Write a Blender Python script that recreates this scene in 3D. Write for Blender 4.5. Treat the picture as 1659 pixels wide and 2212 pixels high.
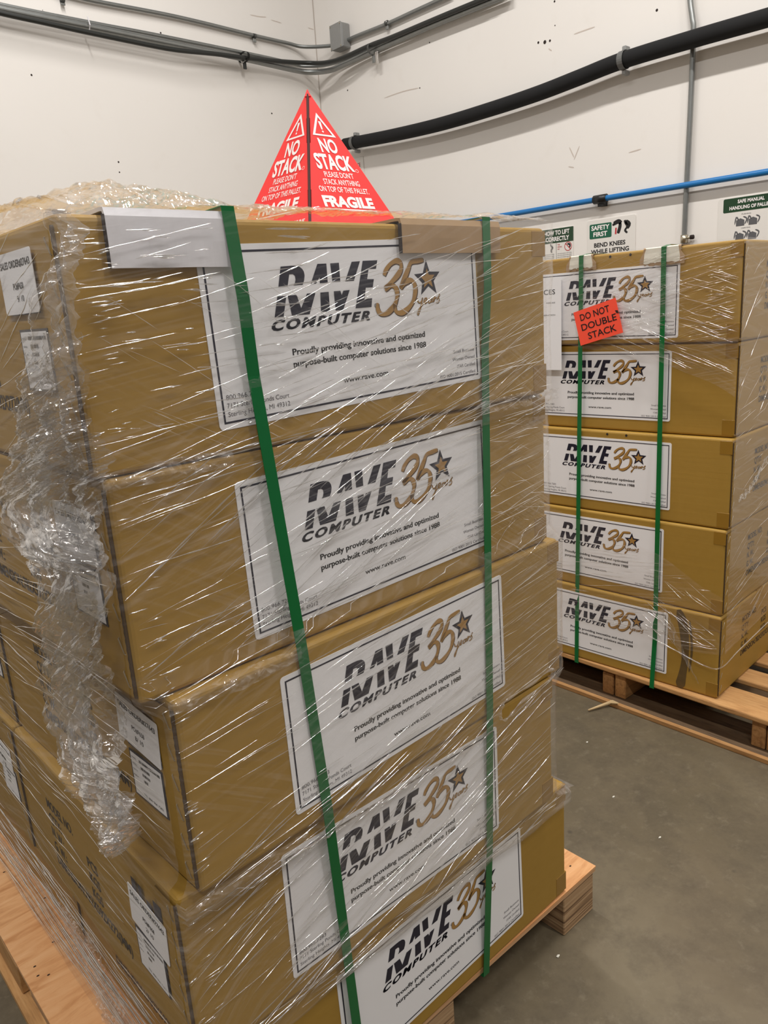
import bpy, bmesh, math, random
from mathutils import Vector, Matrix, noise
for o in list(bpy.data.objects): bpy.data.objects.remove(o)
SC = bpy.context.scene; COL = SC.collection
R_ = random.Random(7)
# ------------------------------------------------------------------ camera
FL = 1.447                                   # floor to top of the front stack (m)
CP = Vector((-0.29923, -0.79827, -0.11261 + FL))
YAW, PITCH, ROLL, FPX = 0.71877, -0.2555, -0.06623, 1665.39
ca, sa, cb, sb = math.cos(YAW), math.sin(YAW), math.cos(PITCH), math.sin(PITCH)
fw = Vector((sa*cb, ca*cb, sb)); r0 = Vector((ca, -sa, 0)); u0 = r0.cross(fw)
rt = r0*math.cos(ROLL) + u0*math.sin(ROLL); up = -r0*math.sin(ROLL) + u0*math.cos(ROLL)
cam = bpy.data.cameras.new('camera'); co = bpy.data.objects.new('camera', cam); COL.objects.link(co)
co.matrix_world = Matrix(((rt.x, up.x, -fw.x, CP.x), (rt.y, up.y, -fw.y, CP.y), (rt.z, up.z, -fw.z, CP.z), (0, 0, 0, 1)))
cam.sensor_fit = 'VERTICAL'; cam.sensor_height = 36; cam.lens = FPX*36/2212; cam.clip_start = 0.02
SC.camera = co
# ------------------------------------------------------------------ light
W_ = bpy.data.worlds.new('world'); SC.world = W_; W_.use_nodes = True
bg = W_.node_tree.nodes['Background']; bg.inputs[0].default_value = (1.0, 0.95, 0.90, 1); bg.inputs[1].default_value = 0.16
def area(x, y, z, sx, sy, power, rz=0, tilt=0):
    l = bpy.data.lights.new('ceiling_tube', 'AREA'); l.shape = 'RECTANGLE'; l.size = sx; l.size_y = sy; l.energy = power
    l.color = (1.0, 0.97, 0.935)
    o = bpy.data.objects.new('ceiling_tube_light', l); COL.objects.link(o); o.location = (x, y, z); o.rotation_euler = (tilt, 0, rz)
for (x, y, p) in ((-1.6, -2.6, 72), (-1.6, 0.2, 66), (-1.6, 1.8, 24), (1.3, -2.6, 72), (1.3, -0.2, 84), (1.3, 2.0, 54)):
    area(x, y, 4.6, 0.10, 1.25, p)
SC.view_settings.view_transform = 'Standard'; SC.view_settings.look = 'None'; SC.view_settings.gamma = 1
SC.view_settings.use_curve_mapping = False
SC.view_settings.exposure = 0.0
# ------------------------------------------------------------------ helpers
def ray(px, py): return (fw*FPX + rt*(px-829.5) - up*(py-1106)).normalized()
def cast(px, py, p0, n):                     # the world point where a sight line meets a known plane
    v = ray(px, py); p0 = Vector(p0); n = Vector(n); t = (p0-CP).dot(n)/v.dot(n); return CP + v*t
def link(o, parent=None):
    COL.objects.link(o)
    if parent is not None: o.parent = parent
    return o
def empty(name, loc=(0, 0, 0), rz=0):
    o = bpy.data.objects.new(name, None); o.location = loc; o.rotation_euler = (0, 0, rz); o.empty_display_size = .05
    return link(o)
def tag(o, label, cat, group=None):
    o['label'] = label; o['category'] = cat
    if group: o['group'] = group
    return o
def structure(o): o['kind'] = 'structure'; return o
def stuff(o): o['kind'] = 'stuff'; return o
def mobj(name, me, mat, parent=None, loc=None):
    if mat is not None and len(me.materials) == 0: me.materials.append(mat)
    o = bpy.data.objects.new(name, me); link(o, parent)
    if loc: o.location = loc
    return o
def frombm(bm, smooth=False):
    me = bpy.data.meshes.new('mesh'); bm.to_mesh(me); bm.free()
    if smooth:
        for p in me.polygons: p.use_smooth = True
    return me
def box_bm(x0, x1, y0, y1, z0, z1, bev=0.0, seg=2, bm=None):
    own = bm is None
    bm = bm or bmesh.new()
    r = bmesh.ops.create_cube(bm, size=1)
    for v in r['verts']: v.co = Vector(((x0+x1)/2+v.co.x*(x1-x0), (y0+y1)/2+v.co.y*(y1-y0), (z0+z1)/2+v.co.z*(z1-z0)))
    if bev:
        es = list({e for v in r['verts'] for e in v.link_edges})
        bmesh.ops.bevel(bm, geom=es, offset=bev, segments=seg, affect='EDGES', profile=.5)
    return bm
def smooth_path(pts, n=8):
    pts = [Vector(p) for p in pts]; out = []
    for i in range(len(pts)-1):
        p0 = pts[max(i-1, 0)]; p1 = pts[i]; p2 = pts[i+1]; p3 = pts[min(i+2, len(pts)-1)]
        for k in range(n):
            t = k/n; t2 = t*t; t3 = t2*t
            out.append(.5*((2*p1)+(-p0+p2)*t+(2*p0-5*p1+4*p2-p3)*t2+(-p0+3*p1-3*p2+p3)*t3))
    out.append(pts[-1]); return out
def tube(pts, rad, seg=12, bm=None, cap=True):
    bm = bm or bmesh.new(); n = len(pts); rings = []
    prev = None
    for i, p in enumerate(pts):
        t = (pts[min(i+1, n-1)]-pts[max(i-1, 0)]).normalized()
        a = Vector((0, 0, 1)) if abs(t.z) < .9 else Vector((1, 0, 0))
        s = t.cross(a).normalized(); b = s.cross(t).normalized()
        rr = rad(i/(n-1)) if callable(rad) else rad
        rings.append([bm.verts.new(p + (s*math.cos(2*math.pi*k/seg)+b*math.sin(2*math.pi*k/seg))*rr) for k in range(seg)])
    for a, b in zip(rings, rings[1:]):
        for k in range(seg): bm.faces.new((a[k], a[(k+1) % seg], b[(k+1) % seg], b[k]))
    if cap: bm.faces.new(rings[0][::-1]); bm.faces.new(rings[-1])
    return bm
_tc = {}
def text2d(body, bold=0, shear=0, space=1.0):
    key = (body, bold, shear, space)
    if key in _tc: return _tc[key]
    cu = bpy.data.curves.new('t', 'FONT'); cu.body = body; cu.offset = bold; cu.shear = shear; cu.resolution_u = 3; cu.space_character = space
    o = bpy.data.objects.new('t', cu); COL.objects.link(o); bpy.context.view_layer.update()
    dg = bpy.context.evaluated_depsgraph_get(); me = o.evaluated_get(dg).to_mesh()
    vs = [(v.co.x, v.co.y) for v in me.vertices]; fs = [tuple(p.vertices) for p in me.polygons]
    o.evaluated_get(dg).to_mesh_clear(); bpy.data.objects.remove(o); bpy.data.curves.remove(cu)
    _tc[key] = (vs, fs); return _tc[key]
class Flat:
    """flat print: u to the right, v up, metres; laid on a frame (origin, U, V)"""
    def __init__(s): s.v = []; s.f = []
    def poly(s, pts):
        b = len(s.v); s.v += [tuple(p) for p in pts]; s.f.append(tuple(range(b, b+len(pts)))); return s
    def rect(s, x0, y0, x1, y1): return s.poly([(x0, y0), (x1, y0), (x1, y1), (x0, y1)])
    def ring(s, x0, y0, x1, y1, t):
        s.rect(x0, y0, x1, y0+t); s.rect(x0, y1-t, x1, y1); s.rect(x0, y0+t, x0+t, y1-t); s.rect(x1-t, y0+t, x1, y1-t); return s
    def rrect(s, x0, y0, x1, y1, r, n=5):
        p = []
        for cx, cy, a0 in ((x1-r, y0+r, -90), (x1-r, y1-r, 0), (x0+r, y1-r, 90), (x0+r, y0+r, 180)):
            for k in range(n+1): a = math.radians(a0+90*k/n); p.append((cx+r*math.cos(a), cy+r*math.sin(a)))
        return s.poly(p)
    def disc(s, cx, cy, r, n=20, ry=None): return s.poly([(cx+r*math.cos(2*math.pi*k/n), cy+(ry or r)*math.sin(2*math.pi*k/n)) for k in range(n)])
    def hoop(s, cx, cy, r, t, n=28):
        for k in range(n):
            a, b = 2*math.pi*k/n, 2*math.pi*(k+1)/n
            s.poly([(cx+r*math.cos(a), cy+r*math.sin(a)), (cx+r*math.cos(b), cy+r*math.sin(b)), (cx+(r-t)*math.cos(b), cy+(r-t)*math.sin(b)), (cx+(r-t)*math.cos(a), cy+(r-t)*math.sin(a))])
        return s
    def text(s, body, x0, x1, yb, h, bold=0, shear=0, space=1.0):
        """fit: x from x0 to x1, baseline at yb, capital height h"""
        vs, fs = text2d(body, bold, shear, space)
        if not vs: return s
        xa = min(v[0] for v in vs); xb = max(v[0] for v in vs); k = (x1-x0)/(xb-xa); q = h/0.70
        b = len(s.v); s.v += [(x0+(v[0]-xa)*k, yb+v[1]*q) for v in vs]; s.f += [tuple(b+i for i in f) for f in fs]; return s
    def stroke(s, pts, w, n=6, taper=.35, dx=0, dy=0):
        p = smooth_path([(a[0]+dx, a[1]+dy, 0) for a in pts], n); N = len(p); L = []
        for i, q in enumerate(p):
            t = (p[min(i+1, N-1)]-p[max(i-1, 0)]).normalized(); nn = Vector((-t.y, t.x, 0))
            e = min(i, N-1-i)/(N*.12+.001); ww = w*.5*(taper+(1-taper)*min(1, e))*(1.0+.18*math.sin(i*.35))
            L.append((q+nn*ww, q-nn*ww))
        b = len(s.v)
        for a, c in L: s.v += [(a.x, a.y), (c.x, c.y)]
        for i in range(N-1): s.f.append((b+2*i, b+2*i+1, b+2*i+3, b+2*i+2))
        return s
    def mesh(s, frame, off=0.0, thick=0.0):
        o, U, V = [Vector(a) for a in frame]; N = U.cross(V)
        bm = bmesh.new(); vs = [bm.verts.new(o+U*a+V*b+N*off) for a, b in s.v]
        for f in s.f:
            try: bm.faces.new([vs[i] for i in f])
            except ValueError: pass
        if thick:
            r = bmesh.ops.extrude_face_region(bm, geom=list(bm.faces))
            for e in r['geom']:
                if isinstance(e, bmesh.types.BMVert): e.co -= N*thick
            bmesh.ops.recalc_face_normals(bm, faces=bm.faces)
        return frombm(bm)
    def obj(s, name, frame, mat, parent=None, off=0.0, thick=0.0): return mobj(name, s.mesh(frame, off, thick), mat, parent)
def dup(o, name, parent):
    c = o.copy(); c.name = name; COL.objects.link(c); c.parent = parent
    for ch in o.children: dup(ch, ch.name.split('.')[0], c)
    return c
# ------------------------------------------------------------------ materials
def srgb(r, g, b):
    f = lambda c: ((c/255)/12.92 if c/255 <= .04045 else ((c/255+.055)/1.055)**2.4)
    return (f(r), f(g), f(b), 1)
class M:
    def __init__(s, name):
        s.m = bpy.data.materials.new(name); s.m.use_nodes = True; s.t = s.m.node_tree; s.b = s.t.nodes['Principled BSDF']
    def n(s, typ, **kw):
        nd = s.t.nodes.new(typ)
        for k, v in kw.items():
            if k.startswith('_'): setattr(nd, k[1:], v)
            else: nd.inputs[k.replace('0_', ' ')].default_value = v
        return nd
    def l(s, a, b): s.t.links.new(a, b)
    def noise(s, vec, scale=5, detail=4, rough=.5, sc=None, dist=0):
        if sc or True:
            mp = s.n('ShaderNodeMapping'); mp.inputs['Scale'].default_value = sc or (1, 1, 1); s.l(vec, mp.inputs['Vector']); vec = mp.outputs[0]
        n = s.n('ShaderNodeTexNoise'); n.inputs['Scale'].default_value = scale; n.inputs['Detail'].default_value = detail
        n.inputs['Roughness'].default_value = rough; n.inputs['Distortion'].default_value = dist; s.l(vec, n.inputs['Vector']); return n.outputs['Fac']
    def ramp(s, fac, stops):
        r = s.n('ShaderNodeValToRGB'); e = r.color_ramp.elements
        e[0].position = stops[0][0]; e[0].color = stops[0][1]; e[1].position = stops[-1][0]; e[1].color = stops[-1][1]
        for p, c in stops[1:-1]: q = e.new(p); q.color = c
        s.l(fac, r.inputs[0]); return r.outputs[0]
    def math(s, op, a, b=None, c=None, clamp=False):
        m = s.n('ShaderNodeMath', _operation=op); m.use_clamp = clamp
        for i, x in enumerate((a, b, c)):
            if x is None: continue
            if isinstance(x, (int, float)): m.inputs[i].default_value = x
            else: s.l(x, m.inputs[i])
        return m.outputs[0]
    def mix(s, fac, a, b):
        m = s.n('ShaderNodeMix', _data_type='RGBA')
        for sock, x in ((m.inputs[0], fac), (m.inputs[6], a), (m.inputs[7], b)):
            if isinstance(x, (int, float, tuple)): sock.default_value = x
            else: s.l(x, sock)
        return m.outputs[2]
    def bump(s, h, strength=.3, dist=.01):
        b = s.n('ShaderNodeBump'); b.inputs['Strength'].default_value = strength; b.inputs['Distance'].default_value = dist
        s.l(h, b.inputs['Height']); s.l(b.outputs[0], s.b.inputs['Normal']); return b.outputs[0]
    def obj(s): return s.n('ShaderNodeTexCoord').outputs['Object']
    def geo(s): return s.n('ShaderNodeNewGeometry').outputs['Position']
    def rand(s): return s.n('ShaderNodeObjectInfo').outputs['Random']
def g4(v): return (v, v, v, 1)
def plain(name, col, rough=.5, metal=0, var=0.0, scale=30, bump=0):
    m = M(name); m.b.inputs['Roughness'].default_value = rough; m.b.inputs['Metallic'].default_value = metal
    if var:
        f = m.noise(m.obj(), scale, 4, .6); d = tuple(c*(1-var) for c in col[:3])+(1,)
        m.l(m.mix(f, col, d), m.b.inputs['Base Color'])
        if bump: m.bump(f, bump, .002)
    else: m.b.inputs['Base Color'].default_value = col
    return m.m
def carton_mat():
    m = M('kraft_cardboard'); v = m.geo()
    f = m.noise(v, 3.0, 5, .6); f2 = m.noise(v, 60, 3, .6)
    c = m.mix(f, srgb(168, 132, 56), srgb(152, 117, 42)); c = m.mix(m.math('MULTIPLY', f2, .35), c, srgb(174, 140, 70))
    wv = m.noise(v, 1.0, 2, .5, sc=(4, 4, 90)); c = m.mix(m.math('MULTIPLY', wv, .18), c, srgb(124, 92, 36))
    m.l(c, m.b.inputs['Base Color']); m.b.inputs['Roughness'].default_value = .55; m.b.inputs['Specular IOR Level'].default_value = .35
    m.bump(m.noise(v, 1.0, 2, .5, sc=(3, 3, 110)), .12, .002); return m.m
def wood_mat(name, c1, c2, c3, grain=(2, 14, 14), knots=True, scale=6):
    m = M(name); v = m.obj(); r = m.rand()
    off = m.n('ShaderNodeVectorMath', _operation='ADD'); cb_ = m.n('ShaderNodeCombineXYZ')
    for i in range(3): m.l(m.math('MULTIPLY', r, 7.3+3*i), cb_.inputs[i])
    m.l(v, off.inputs[0]); m.l(cb_.outputs[0], off.inputs[1]); v = off.outputs[0]
    a = m.noise(v, scale, 6, .65, sc=grain, dist=.6); b = m.noise(v, scale*.4, 3, .5)
    c = m.ramp(a, [(.3, c3), (.48, c1), (.7, c2)])
    c = m.mix(m.math('MULTIPLY', b, .5), c, c2)
    c = m.mix(m.math('MULTIPLY', r, .35), c, c3)
    if knots:
        k = m.n('ShaderNodeTexVoronoi'); mp = m.n('ShaderNodeMapping'); mp.inputs['Scale'].default_value = (3.2, 5, 5); m.l(v, mp.inputs[0]); m.l(mp.outputs[0], k.inputs['Vector'])
        k.inputs['Scale'].default_value = 1.1
        kk = m.ramp(k.outputs['Distance'], [(.0, g4(1)), (.045, g4(1)), (.09, g4(0))]); c = m.mix(kk, c, tuple(x*.3 for x in c3[:3])+(1,))
    m.l(c, m.b.inputs['Base Color']); m.b.inputs['Roughness'].default_value = .7; m.bump(a, .35, .003); return m.m
def plyblock_mat():
    m = M('laminated_block_wood'); v = m.obj(); a = m.noise(v, 1, 3, .6, sc=(3, 3, 150), dist=.3); b = m.noise(v, 12, 4, .6, sc=(1, 1, 6))
    c = m.ramp(a, [(.32, srgb(92, 66, 44)), (.5, srgb(176, 142, 104)), (.7, srgb(206, 176, 138))]); c = m.mix(m.math('MULTIPLY', b, .4), c, srgb(120, 90, 62))
    m.l(c, m.b.inputs['Base Color']); m.b.inputs['Roughness'].default_value = .8; m.bump(a, .6, .003); return m.m
def plytop_mat():
    m = M('birch_plywood'); v = m.geo()
    a = m.noise(v, 1.5, 6, .6, sc=(5, 26, 26), dist=1.2); b = m.noise(v, 2.2, 3, .5)
    c = m.ramp(a, [(.3, srgb(196, 138, 86)), (.5, srgb(222, 168, 116)), (.7, srgb(232, 184, 134))])
    c = m.mix(m.ramp(b, [(.45, g4(0)), (.7, g4(.55))]), c, srgb(206, 140, 84))
    k = m.n('ShaderNodeTexVoronoi'); k.inputs['Scale'].default_value = 5.5; m.l(v, k.inputs['Vector'])
    kk = m.ramp(k.outputs['Distance'], [(0, g4(1)), (.05, g4(1)), (.1, g4(0))]); c = m.mix(kk, c, srgb(86, 48, 26))
    m.l(c, m.b.inputs['Base Color']); m.b.inputs['Roughness'].default_value = .6; m.bump(a, .15, .002); return m.m
def concrete_mat():
    m = M('concrete_floor'); v = m.geo()
    a = m.noise(v, 1.6, 8, .65, dist=.4); b = m.noise(v, 9, 6, .7); c_ = m.noise(v, 90, 3, .6); d = m.noise(v, .7, 3, .5)
    c = m.ramp(a, [(.3, srgb(80, 71, 53)), (.5, srgb(99, 88, 68)), (.72, srgb(116, 105, 84))])
    c = m.mix(m.ramp(b, [(.45, g4(0)), (.70, g4(.75))]), c, srgb(72, 62, 46)); c = m.mix(m.ramp(m.noise(v, 30, 5, .7), [(.55, g4(0)), (.7, g4(.4))]), c, srgb(128, 118, 98)); c = m.mix(m.math('MULTIPLY', c_, .25), c, srgb(122, 112, 92))
    c = m.mix(m.ramp(d, [(.5, g4(0)), (.7, g4(.35))]), c, srgb(100, 82, 66))
    k = m.n('ShaderNodeTexVoronoi'); k.inputs['Scale'].default_value = 5; m.l(v, k.inputs['Vector'])
    kk = m.ramp(k.outputs['Distance'], [(0, g4(.7)), (.03, g4(.5)), (.05, g4(0))]); c = m.mix(kk, c, srgb(58, 50, 42))
    m.l(c, m.b.inputs['Base Color']); m.l(m.ramp(b, [(.3, g4(.42)), (.8, g4(.7))]), m.b.inputs['Roughness']); m.bump(c_, .08, .002); return m.m
def wall_mat():
    m = M('painted_wall'); v = m.geo()
    a = m.noise(v, 1.2, 4, .5); b = m.noise(v, 8, 5, .6); s_ = m.noise(v, 3, 6, .8, sc=(1, 1, 6))
    c = m.mix(a, srgb(236, 232, 227), srgb(229, 224, 218)); c = m.mix(m.ramp(b, [(.6, g4(0)), (.8, g4(.25))]), c, srgb(222, 215, 206))
    c = m.mix(m.ramp(s_, [(.68, g4(0)), (.74, g4(.3))]), c, srgb(196, 186, 176))
    m.l(c, m.b.inputs['Base Color']); m.b.inputs['Roughness'].default_value = .55; m.bump(m.noise(v, 120, 3, .6), .05, .002); return m.m
def film_mat(name, dirs, haze=.12, hazevar=.3, bdist=.0012, gloss=.10, crumple=False, tint=(.93, .90, .90, 1), fres=.22, gbase=.02):
    m = M(name); t = m.t; t.nodes.remove(m.b)
    uv = m.n('ShaderNodeTexCoord').outputs['UV']
    H = None; Z = None
    for ang, fx, fy, w in dirs:
        mp = m.n('ShaderNodeMapping'); mp.inputs['Rotation'].default_value = (0, 0, -math.radians(ang)); m.l(uv, mp.inputs[0])
        n = m.noise(mp.outputs[0], 1, 3, .55, sc=(fx, fy, 1), dist=.35)
        big = m.noise(mp.outputs[0], 1, 2, .5, sc=(2.0, 5.5, 1))
        mask = m.ramp(big, [(.40, g4(0)), (.60, g4(1))])
        r = m.math('MULTIPLY', m.math('MULTIPLY', n, mask), w)
        z = m.math('MULTIPLY', m.ramp(n, [(.50, g4(0)), (.66, g4(1))]), mask); z = m.math('MULTIPLY', z, w)
        H = r if H is None else m.math('ADD', H, r); Z = z if Z is None else m.math('ADD', Z, z)
    if crumple:
        for sc_, w in ((16, .35), (45, .22)):
            k = m.n('ShaderNodeTexVoronoi', _feature='DISTANCE_TO_EDGE'); k.inputs['Scale'].default_value = sc_; 
            mp = m.n('ShaderNodeMapping'); mp.inputs['Scale'].default_value = (1.6, .8, 1); m.l(uv, mp.inputs[0]); m.l(mp.outputs[0], k.inputs['Vector'])
            e = m.ramp(k.outputs['Distance'], [(0, g4(1)), (.35, g4(0))]); H = m.math('ADD', H, m.math('MULTIPLY', e, w*3)); Z = m.math('ADD', Z, m.math('MULTIPLY', m.math('POWER', e, 6), .35))
    bp = m.n('ShaderNodeBump'); bp.inputs['Strength'].default_value = 1; bp.inputs['Distance'].default_value = bdist; m.l(H, bp.inputs['Height'])
    lw = m.n('ShaderNodeLayerWeight'); lw.inputs[0].default_value = .18; m.l(bp.outputs[0], lw.inputs['Normal'])
    tr = m.n('ShaderNodeBsdfTransparent'); tr.inputs[0].default_value = (.985, .98, .975, 1)
    df = m.n('ShaderNodeBsdfDiffuse'); df.inputs[0].default_value = tint; m.l(bp.outputs[0], df.inputs['Normal'])
    gl = m.n('ShaderNodeBsdfGlossy'); gl.inputs['Roughness'].default_value = gloss; gl.inputs[0].default_value = (1, 1, 1, 1); m.l(bp.outputs[0], gl.inputs['Normal'])
    zf = m.math('ADD', m.math('MULTIPLY', Z, hazevar), haze, clamp=True)
    gf = m.math('ADD', m.math('MULTIPLY', lw.outputs['Fresnel'], fres), gbase, clamp=True)
    m1 = m.n('ShaderNodeMixShader'); m.l(zf, m1.inputs[0]); m.l(tr.outputs[0], m1.inputs[1]); m.l(df.outputs[0], m1.inputs[2])
    m2 = m.n('ShaderNodeMixShader'); m.l(gf, m2.inputs[0]); m.l(m1.outputs[0], m2.inputs[1]); m.l(gl.outputs[0], m2.inputs[2])
    m.l(m2.outputs[0], t.nodes['Material Output'].inputs['Surface']); return m.m
KRAFT = carton_mat()
KRAFT_EDGE = plain('corrugated_edge', srgb(84, 62, 34), .9, 0, .5, 400)
TAPE = plain('clear_packing_tape', srgb(144, 108, 40), .25)
PAPER = plain('label_paper', srgb(236, 235, 237), .45)
NAVY = plain('navy_ink', srgb(24, 24, 44), .4)
BLACK = plain('black_ink', srgb(22, 20, 22), .45)
GREY_INK = plain('grey_ink', srgb(96, 92, 96), .5)
PRINT = plain('faded_black_print', srgb(46, 36, 32), .6)
GOLD = plain('gold_ink', srgb(176, 134, 72), .4, 0, .25, 60)
GOLD_DARK = plain('dark_gold_ink', srgb(74, 50, 34), .4)
STEEL = plain('staple_steel', srgb(190, 180, 160), .3, .9)
GREEN_STRAP = plain('green_strapping', srgb(0, 104, 50), .28, 0, .15, 40)
RED = plain('red_card', srgb(246, 50, 48), .5)
RED_DARK = plain('dark_card_edge', srgb(70, 26, 24), .8)
WHITE_INK = plain('white_ink', srgb(246, 240, 238), .4)
WALL = wall_mat(); FLOOR = concrete_mat()
PLY = plytop_mat(); PLYBLOCK = plyblock_mat()
PLYEDGE = wood_mat('plywood_edge', srgb(206, 160, 116), srgb(226, 186, 142), srgb(150, 104, 68), (1, 1, 60), False, 5)
PINE = wood_mat('pine_board', srgb(186, 138, 84), srgb(204, 160, 106), srgb(140, 96, 52), (14, 1.6, 14))
PINE_X = wood_mat('pine_stringer', srgb(170, 124, 74), srgb(196, 150, 96), srgb(110, 74, 42), (1.6, 14, 14))
PINE_DARK = wood_mat('weathered_board', srgb(104, 82, 58), srgb(126, 100, 72), srgb(56, 42, 30), (14, 1.6, 14))
GALV = plain('galvanised_steel', srgb(150, 152, 150), .38, .75, .25, 25)
GREYBOX = plain('grey_painted_steel', srgb(150, 150, 148), .5, .2, .15, 40)
CABLE = plain('black_cable', srgb(34, 36, 34), .4)
FOAM = plain('black_pipe_foam', srgb(10, 10, 12), .85, 0, .3, 50, .3)
BLUE = plain('blue_pipe_paint', srgb(24, 112, 178), .35)
BLACKP = plain('black_plastic', srgb(18, 18, 20), .4)
SIGN = plain('white_sign_plastic', srgb(226, 222, 216), .35)
SIGN_GREEN = plain('sign_green', srgb(14, 92, 66), .35)
SIGN_DGREEN = plain('sign_dark_green', srgb(28, 62, 36), .35)
SIGN_RED = plain('sign_red', srgb(190, 50, 56), .4)
SIGN_GREY = plain('sign_grey_ink', srgb(90, 90, 92), .5)
ORANGE = plain('fluorescent_orange_paper', srgb(255, 84, 58), .5)
WCARD = plain('white_coated_board', srgb(224, 222, 226), .35, 0, .12, 120)
TORN = plain('torn_white_board', srgb(226, 222, 208), .7, 0, .12, 60, .4)
BCARD = plain('grey_brown_board', srgb(170, 140, 104), .6, 0, .15, 60)
HOLE = plain('dark_hole', srgb(40, 28, 24), .9)
SCUFF = plain('wall_scuff', srgb(200, 188, 178), .8)
FILM = film_mat('stretch_film', [(8, 5, 170, .9), (24, 6, 120, .8), (-32, 6, 140, .5)], .030, .10, fres=.15, gbase=.015)
FILM_SIDE = film_mat('stretch_film_side', [(4, 4, 130, 1.2), (-14, 4, 90, .9)], .03, .11, fres=.10, gbase=.015)
FILM_BACK = film_mat('stretch_film_thin', [(10, 5, 150, .8), (-25, 6, 120, .6)], .025, .08)
CRUMPLE = film_mat('crumpled_film', [(80, 8, 70, .8), (50, 9, 60, .5)], .035, .10, .0026, .08, True, (.95, .93, .93, 1), fres=.4, gbase=.06)
FOLD = film_mat('film_fold', [(0, 20, 40, .3)], .06, .08, .0003, .12, fres=.6, gbase=.32)
# ------------------------------------------------------------------ room
XW, YW = 3.30, 3.688
def quad(name, pts, mat):
    bm = bmesh.new(); bm.faces.new([bm.verts.new(p) for p in pts]); return structure(mobj(name, frombm(bm), mat))
def slab(name, x0, x1, y0, y1, z0, z1, mat): return structure(mobj(name, frombm(box_bm(x0, x1, y0, y1, z0, z1)), mat))
slab('floor', -3.6, XW, -3.8, YW, -.12, 0, FLOOR)
wl = slab('wall_left', -3.6, XW+.15, YW, YW+.15, -.12, 5.2, WALL)
wr = slab('wall_right', XW, XW+.15, -3.8, YW, -.12, 5.2, WALL)
NL, NR = (0, 1, 0), (1, 0, 0)
def onL(px, py, off=0): return cast(px, py, (0, YW-off, 0), NL)
def onR(px, py, off=0): return cast(px, py, (XW-off, 0, 0), NR)
FRL = ((0, YW, 0), (1, 0, 0), (0, 0, 1)); FRR = ((XW, 0, 0), (0, -1, 0), (0, 0, 1))
for px, py, r in ((68, 162, .005), (587, 245, .005), (347, 71, .005), (256, 350, .005), (258, 372, .004), (92, 22, .002)):
    p = onL(px, py); Flat().disc(p.x, p.z, r, 10).obj('nail_hole', FRL, HOLE, wl, .0008)
for px, py, r in ((751, 195, .005), (907, 190, .004), (1163, 92, .006), (1177, 91, .009), (1188, 88, .006), (1419, 22, .006), (1199, 55, .003), (1198, 3, .005), (928, 92, .004)):
    p = onR(px, py); Flat().disc(-p.y, p.z, r, 10).obj('nail_hole', FRR, HOLE, wr, .0008)
def scuff(pxs, wall, w=.006):
    f = Flat(); L = wall == 'L'
    pts = [(onL(*p) if L else onR(*p)) for p in pxs]
    f.stroke([(p.x if L else -p.y, p.z) for p in pts], w, 4); f.obj('scuff_mark', FRL if L else FRR, SCUFF, wl if L else wr, .0006)
for q in ([(540, 32), (560, 36), (575, 37)], [(585, 43), (608, 50)], [(665, 60), (678, 64)], [(1240, 74), (1262, 66), (1285, 58)], [(830, 212), (870, 198), (905, 190)], [(1185, 105), (1192, 110)], [(1358, 330), (1385, 322)], [(1230, 318), (1240, 340)], [(1252, 315), (1240, 345)], [(1228, 360), (1240, 362)]):
    scuff(q, 'L' if q[0][0] < 690 else 'R', .005)
# corner joint line
mobj('trim_1', frombm(box_bm(XW-.004, XW-.0005, YW-.004, YW-.0005, 0, 5.2)), plain('corner_caulk', srgb(186, 176, 166), .7))
structure(bpy.data.objects['trim_1'])
# --- pipes and conduits
def run(name, pl, pr, rad, mat, label, cat, corner=True, n=8, seg=12):
    pts = [onL(a, b, off) for a, b, off in pl] + [onR(a, b, off) for a, b, off in pr]
    o = mobj(name, frombm(tube(smooth_path(pts, n), rad, seg), True), mat); return tag(o, label, cat)
run('conduit', [(100, -28, .02), (180, -3, .02), (380, 36, .02), (550, 77, .02), (620, 93, .025), (655, 101, .06)], [(712, 99, .055), (735, 91, .03), (748, 88, .02)], .011, GALV, 'thin grey steel conduit highest on the left wall, ending at the junction box', 'pipe')
run('conduit', [], [(748, 88, .02), (775, 76, .02), (835, 52, .02), (898, 23, .02), (975, -12, .02)], .011, GALV, 'thin grey steel conduit rising to the right from the small junction box', 'pipe')
run('conduit', [(-90, -14, .02), (0, 10, .02), (200, 50, .02), (343, 77, .02), (564, 122, .02), (630, 137, .02), (660, 143, .05)], [(715, 138, .05), (780, 112, .03), (850, 82, .025), (960, 38, .025), (1090, -18, .025)], .011, GALV, 'thin grey conduit running just above the black cable round the wall corner', 'pipe')
run('conduit', [(-90, -6, .05), (0, 19, .05), (200, 59, .05), (350, 90, .05), (523, 126, .05), (585, 140, .05), (640, 152, .055), (672, 156, .10)], [(712, 152, .08), (745, 138, .05), (800, 113, .04), (900, 69, .04), (1000, 28, .04), (1100, -12, .04)], .017, GALV, 'thick grey steel conduit lowest in the bundle round the wall corner', 'pipe')
run('cable', [(-90, 4, .085), (0, 28, .085), (100, 50, .085), (190, 70, .085), (330, 99, .085), (389, 109, .09), (460, 116, .09), (523, 124, .085), (600, 132, .085), (665, 136, .12)], [(705, 135, .13), (743, 124, .11), (800, 98, .075), (850, 79, .07), (960, 33, .07), (1060, -8, .07)], .013, CABLE, 'thick black cable tied along the conduits and sagging past the wall corner', 'cable')
def bar(name, c, sx, sy, sz, mat, parent=None, bev=.001): return mobj(name, frombm(box_bm(c[0]-sx, c[0]+sx, c[1]-sy, c[1]+sy, c[2]-sz, c[2]+sz, bev, 1)), mat, parent)
jb = empty('junction_box', onR(745, 83, 0)); tag(jb, 'small grey metal junction box on the wall right of the corner', 'box')
L_ = lambda p, q: p-Vector(q.location)
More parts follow.
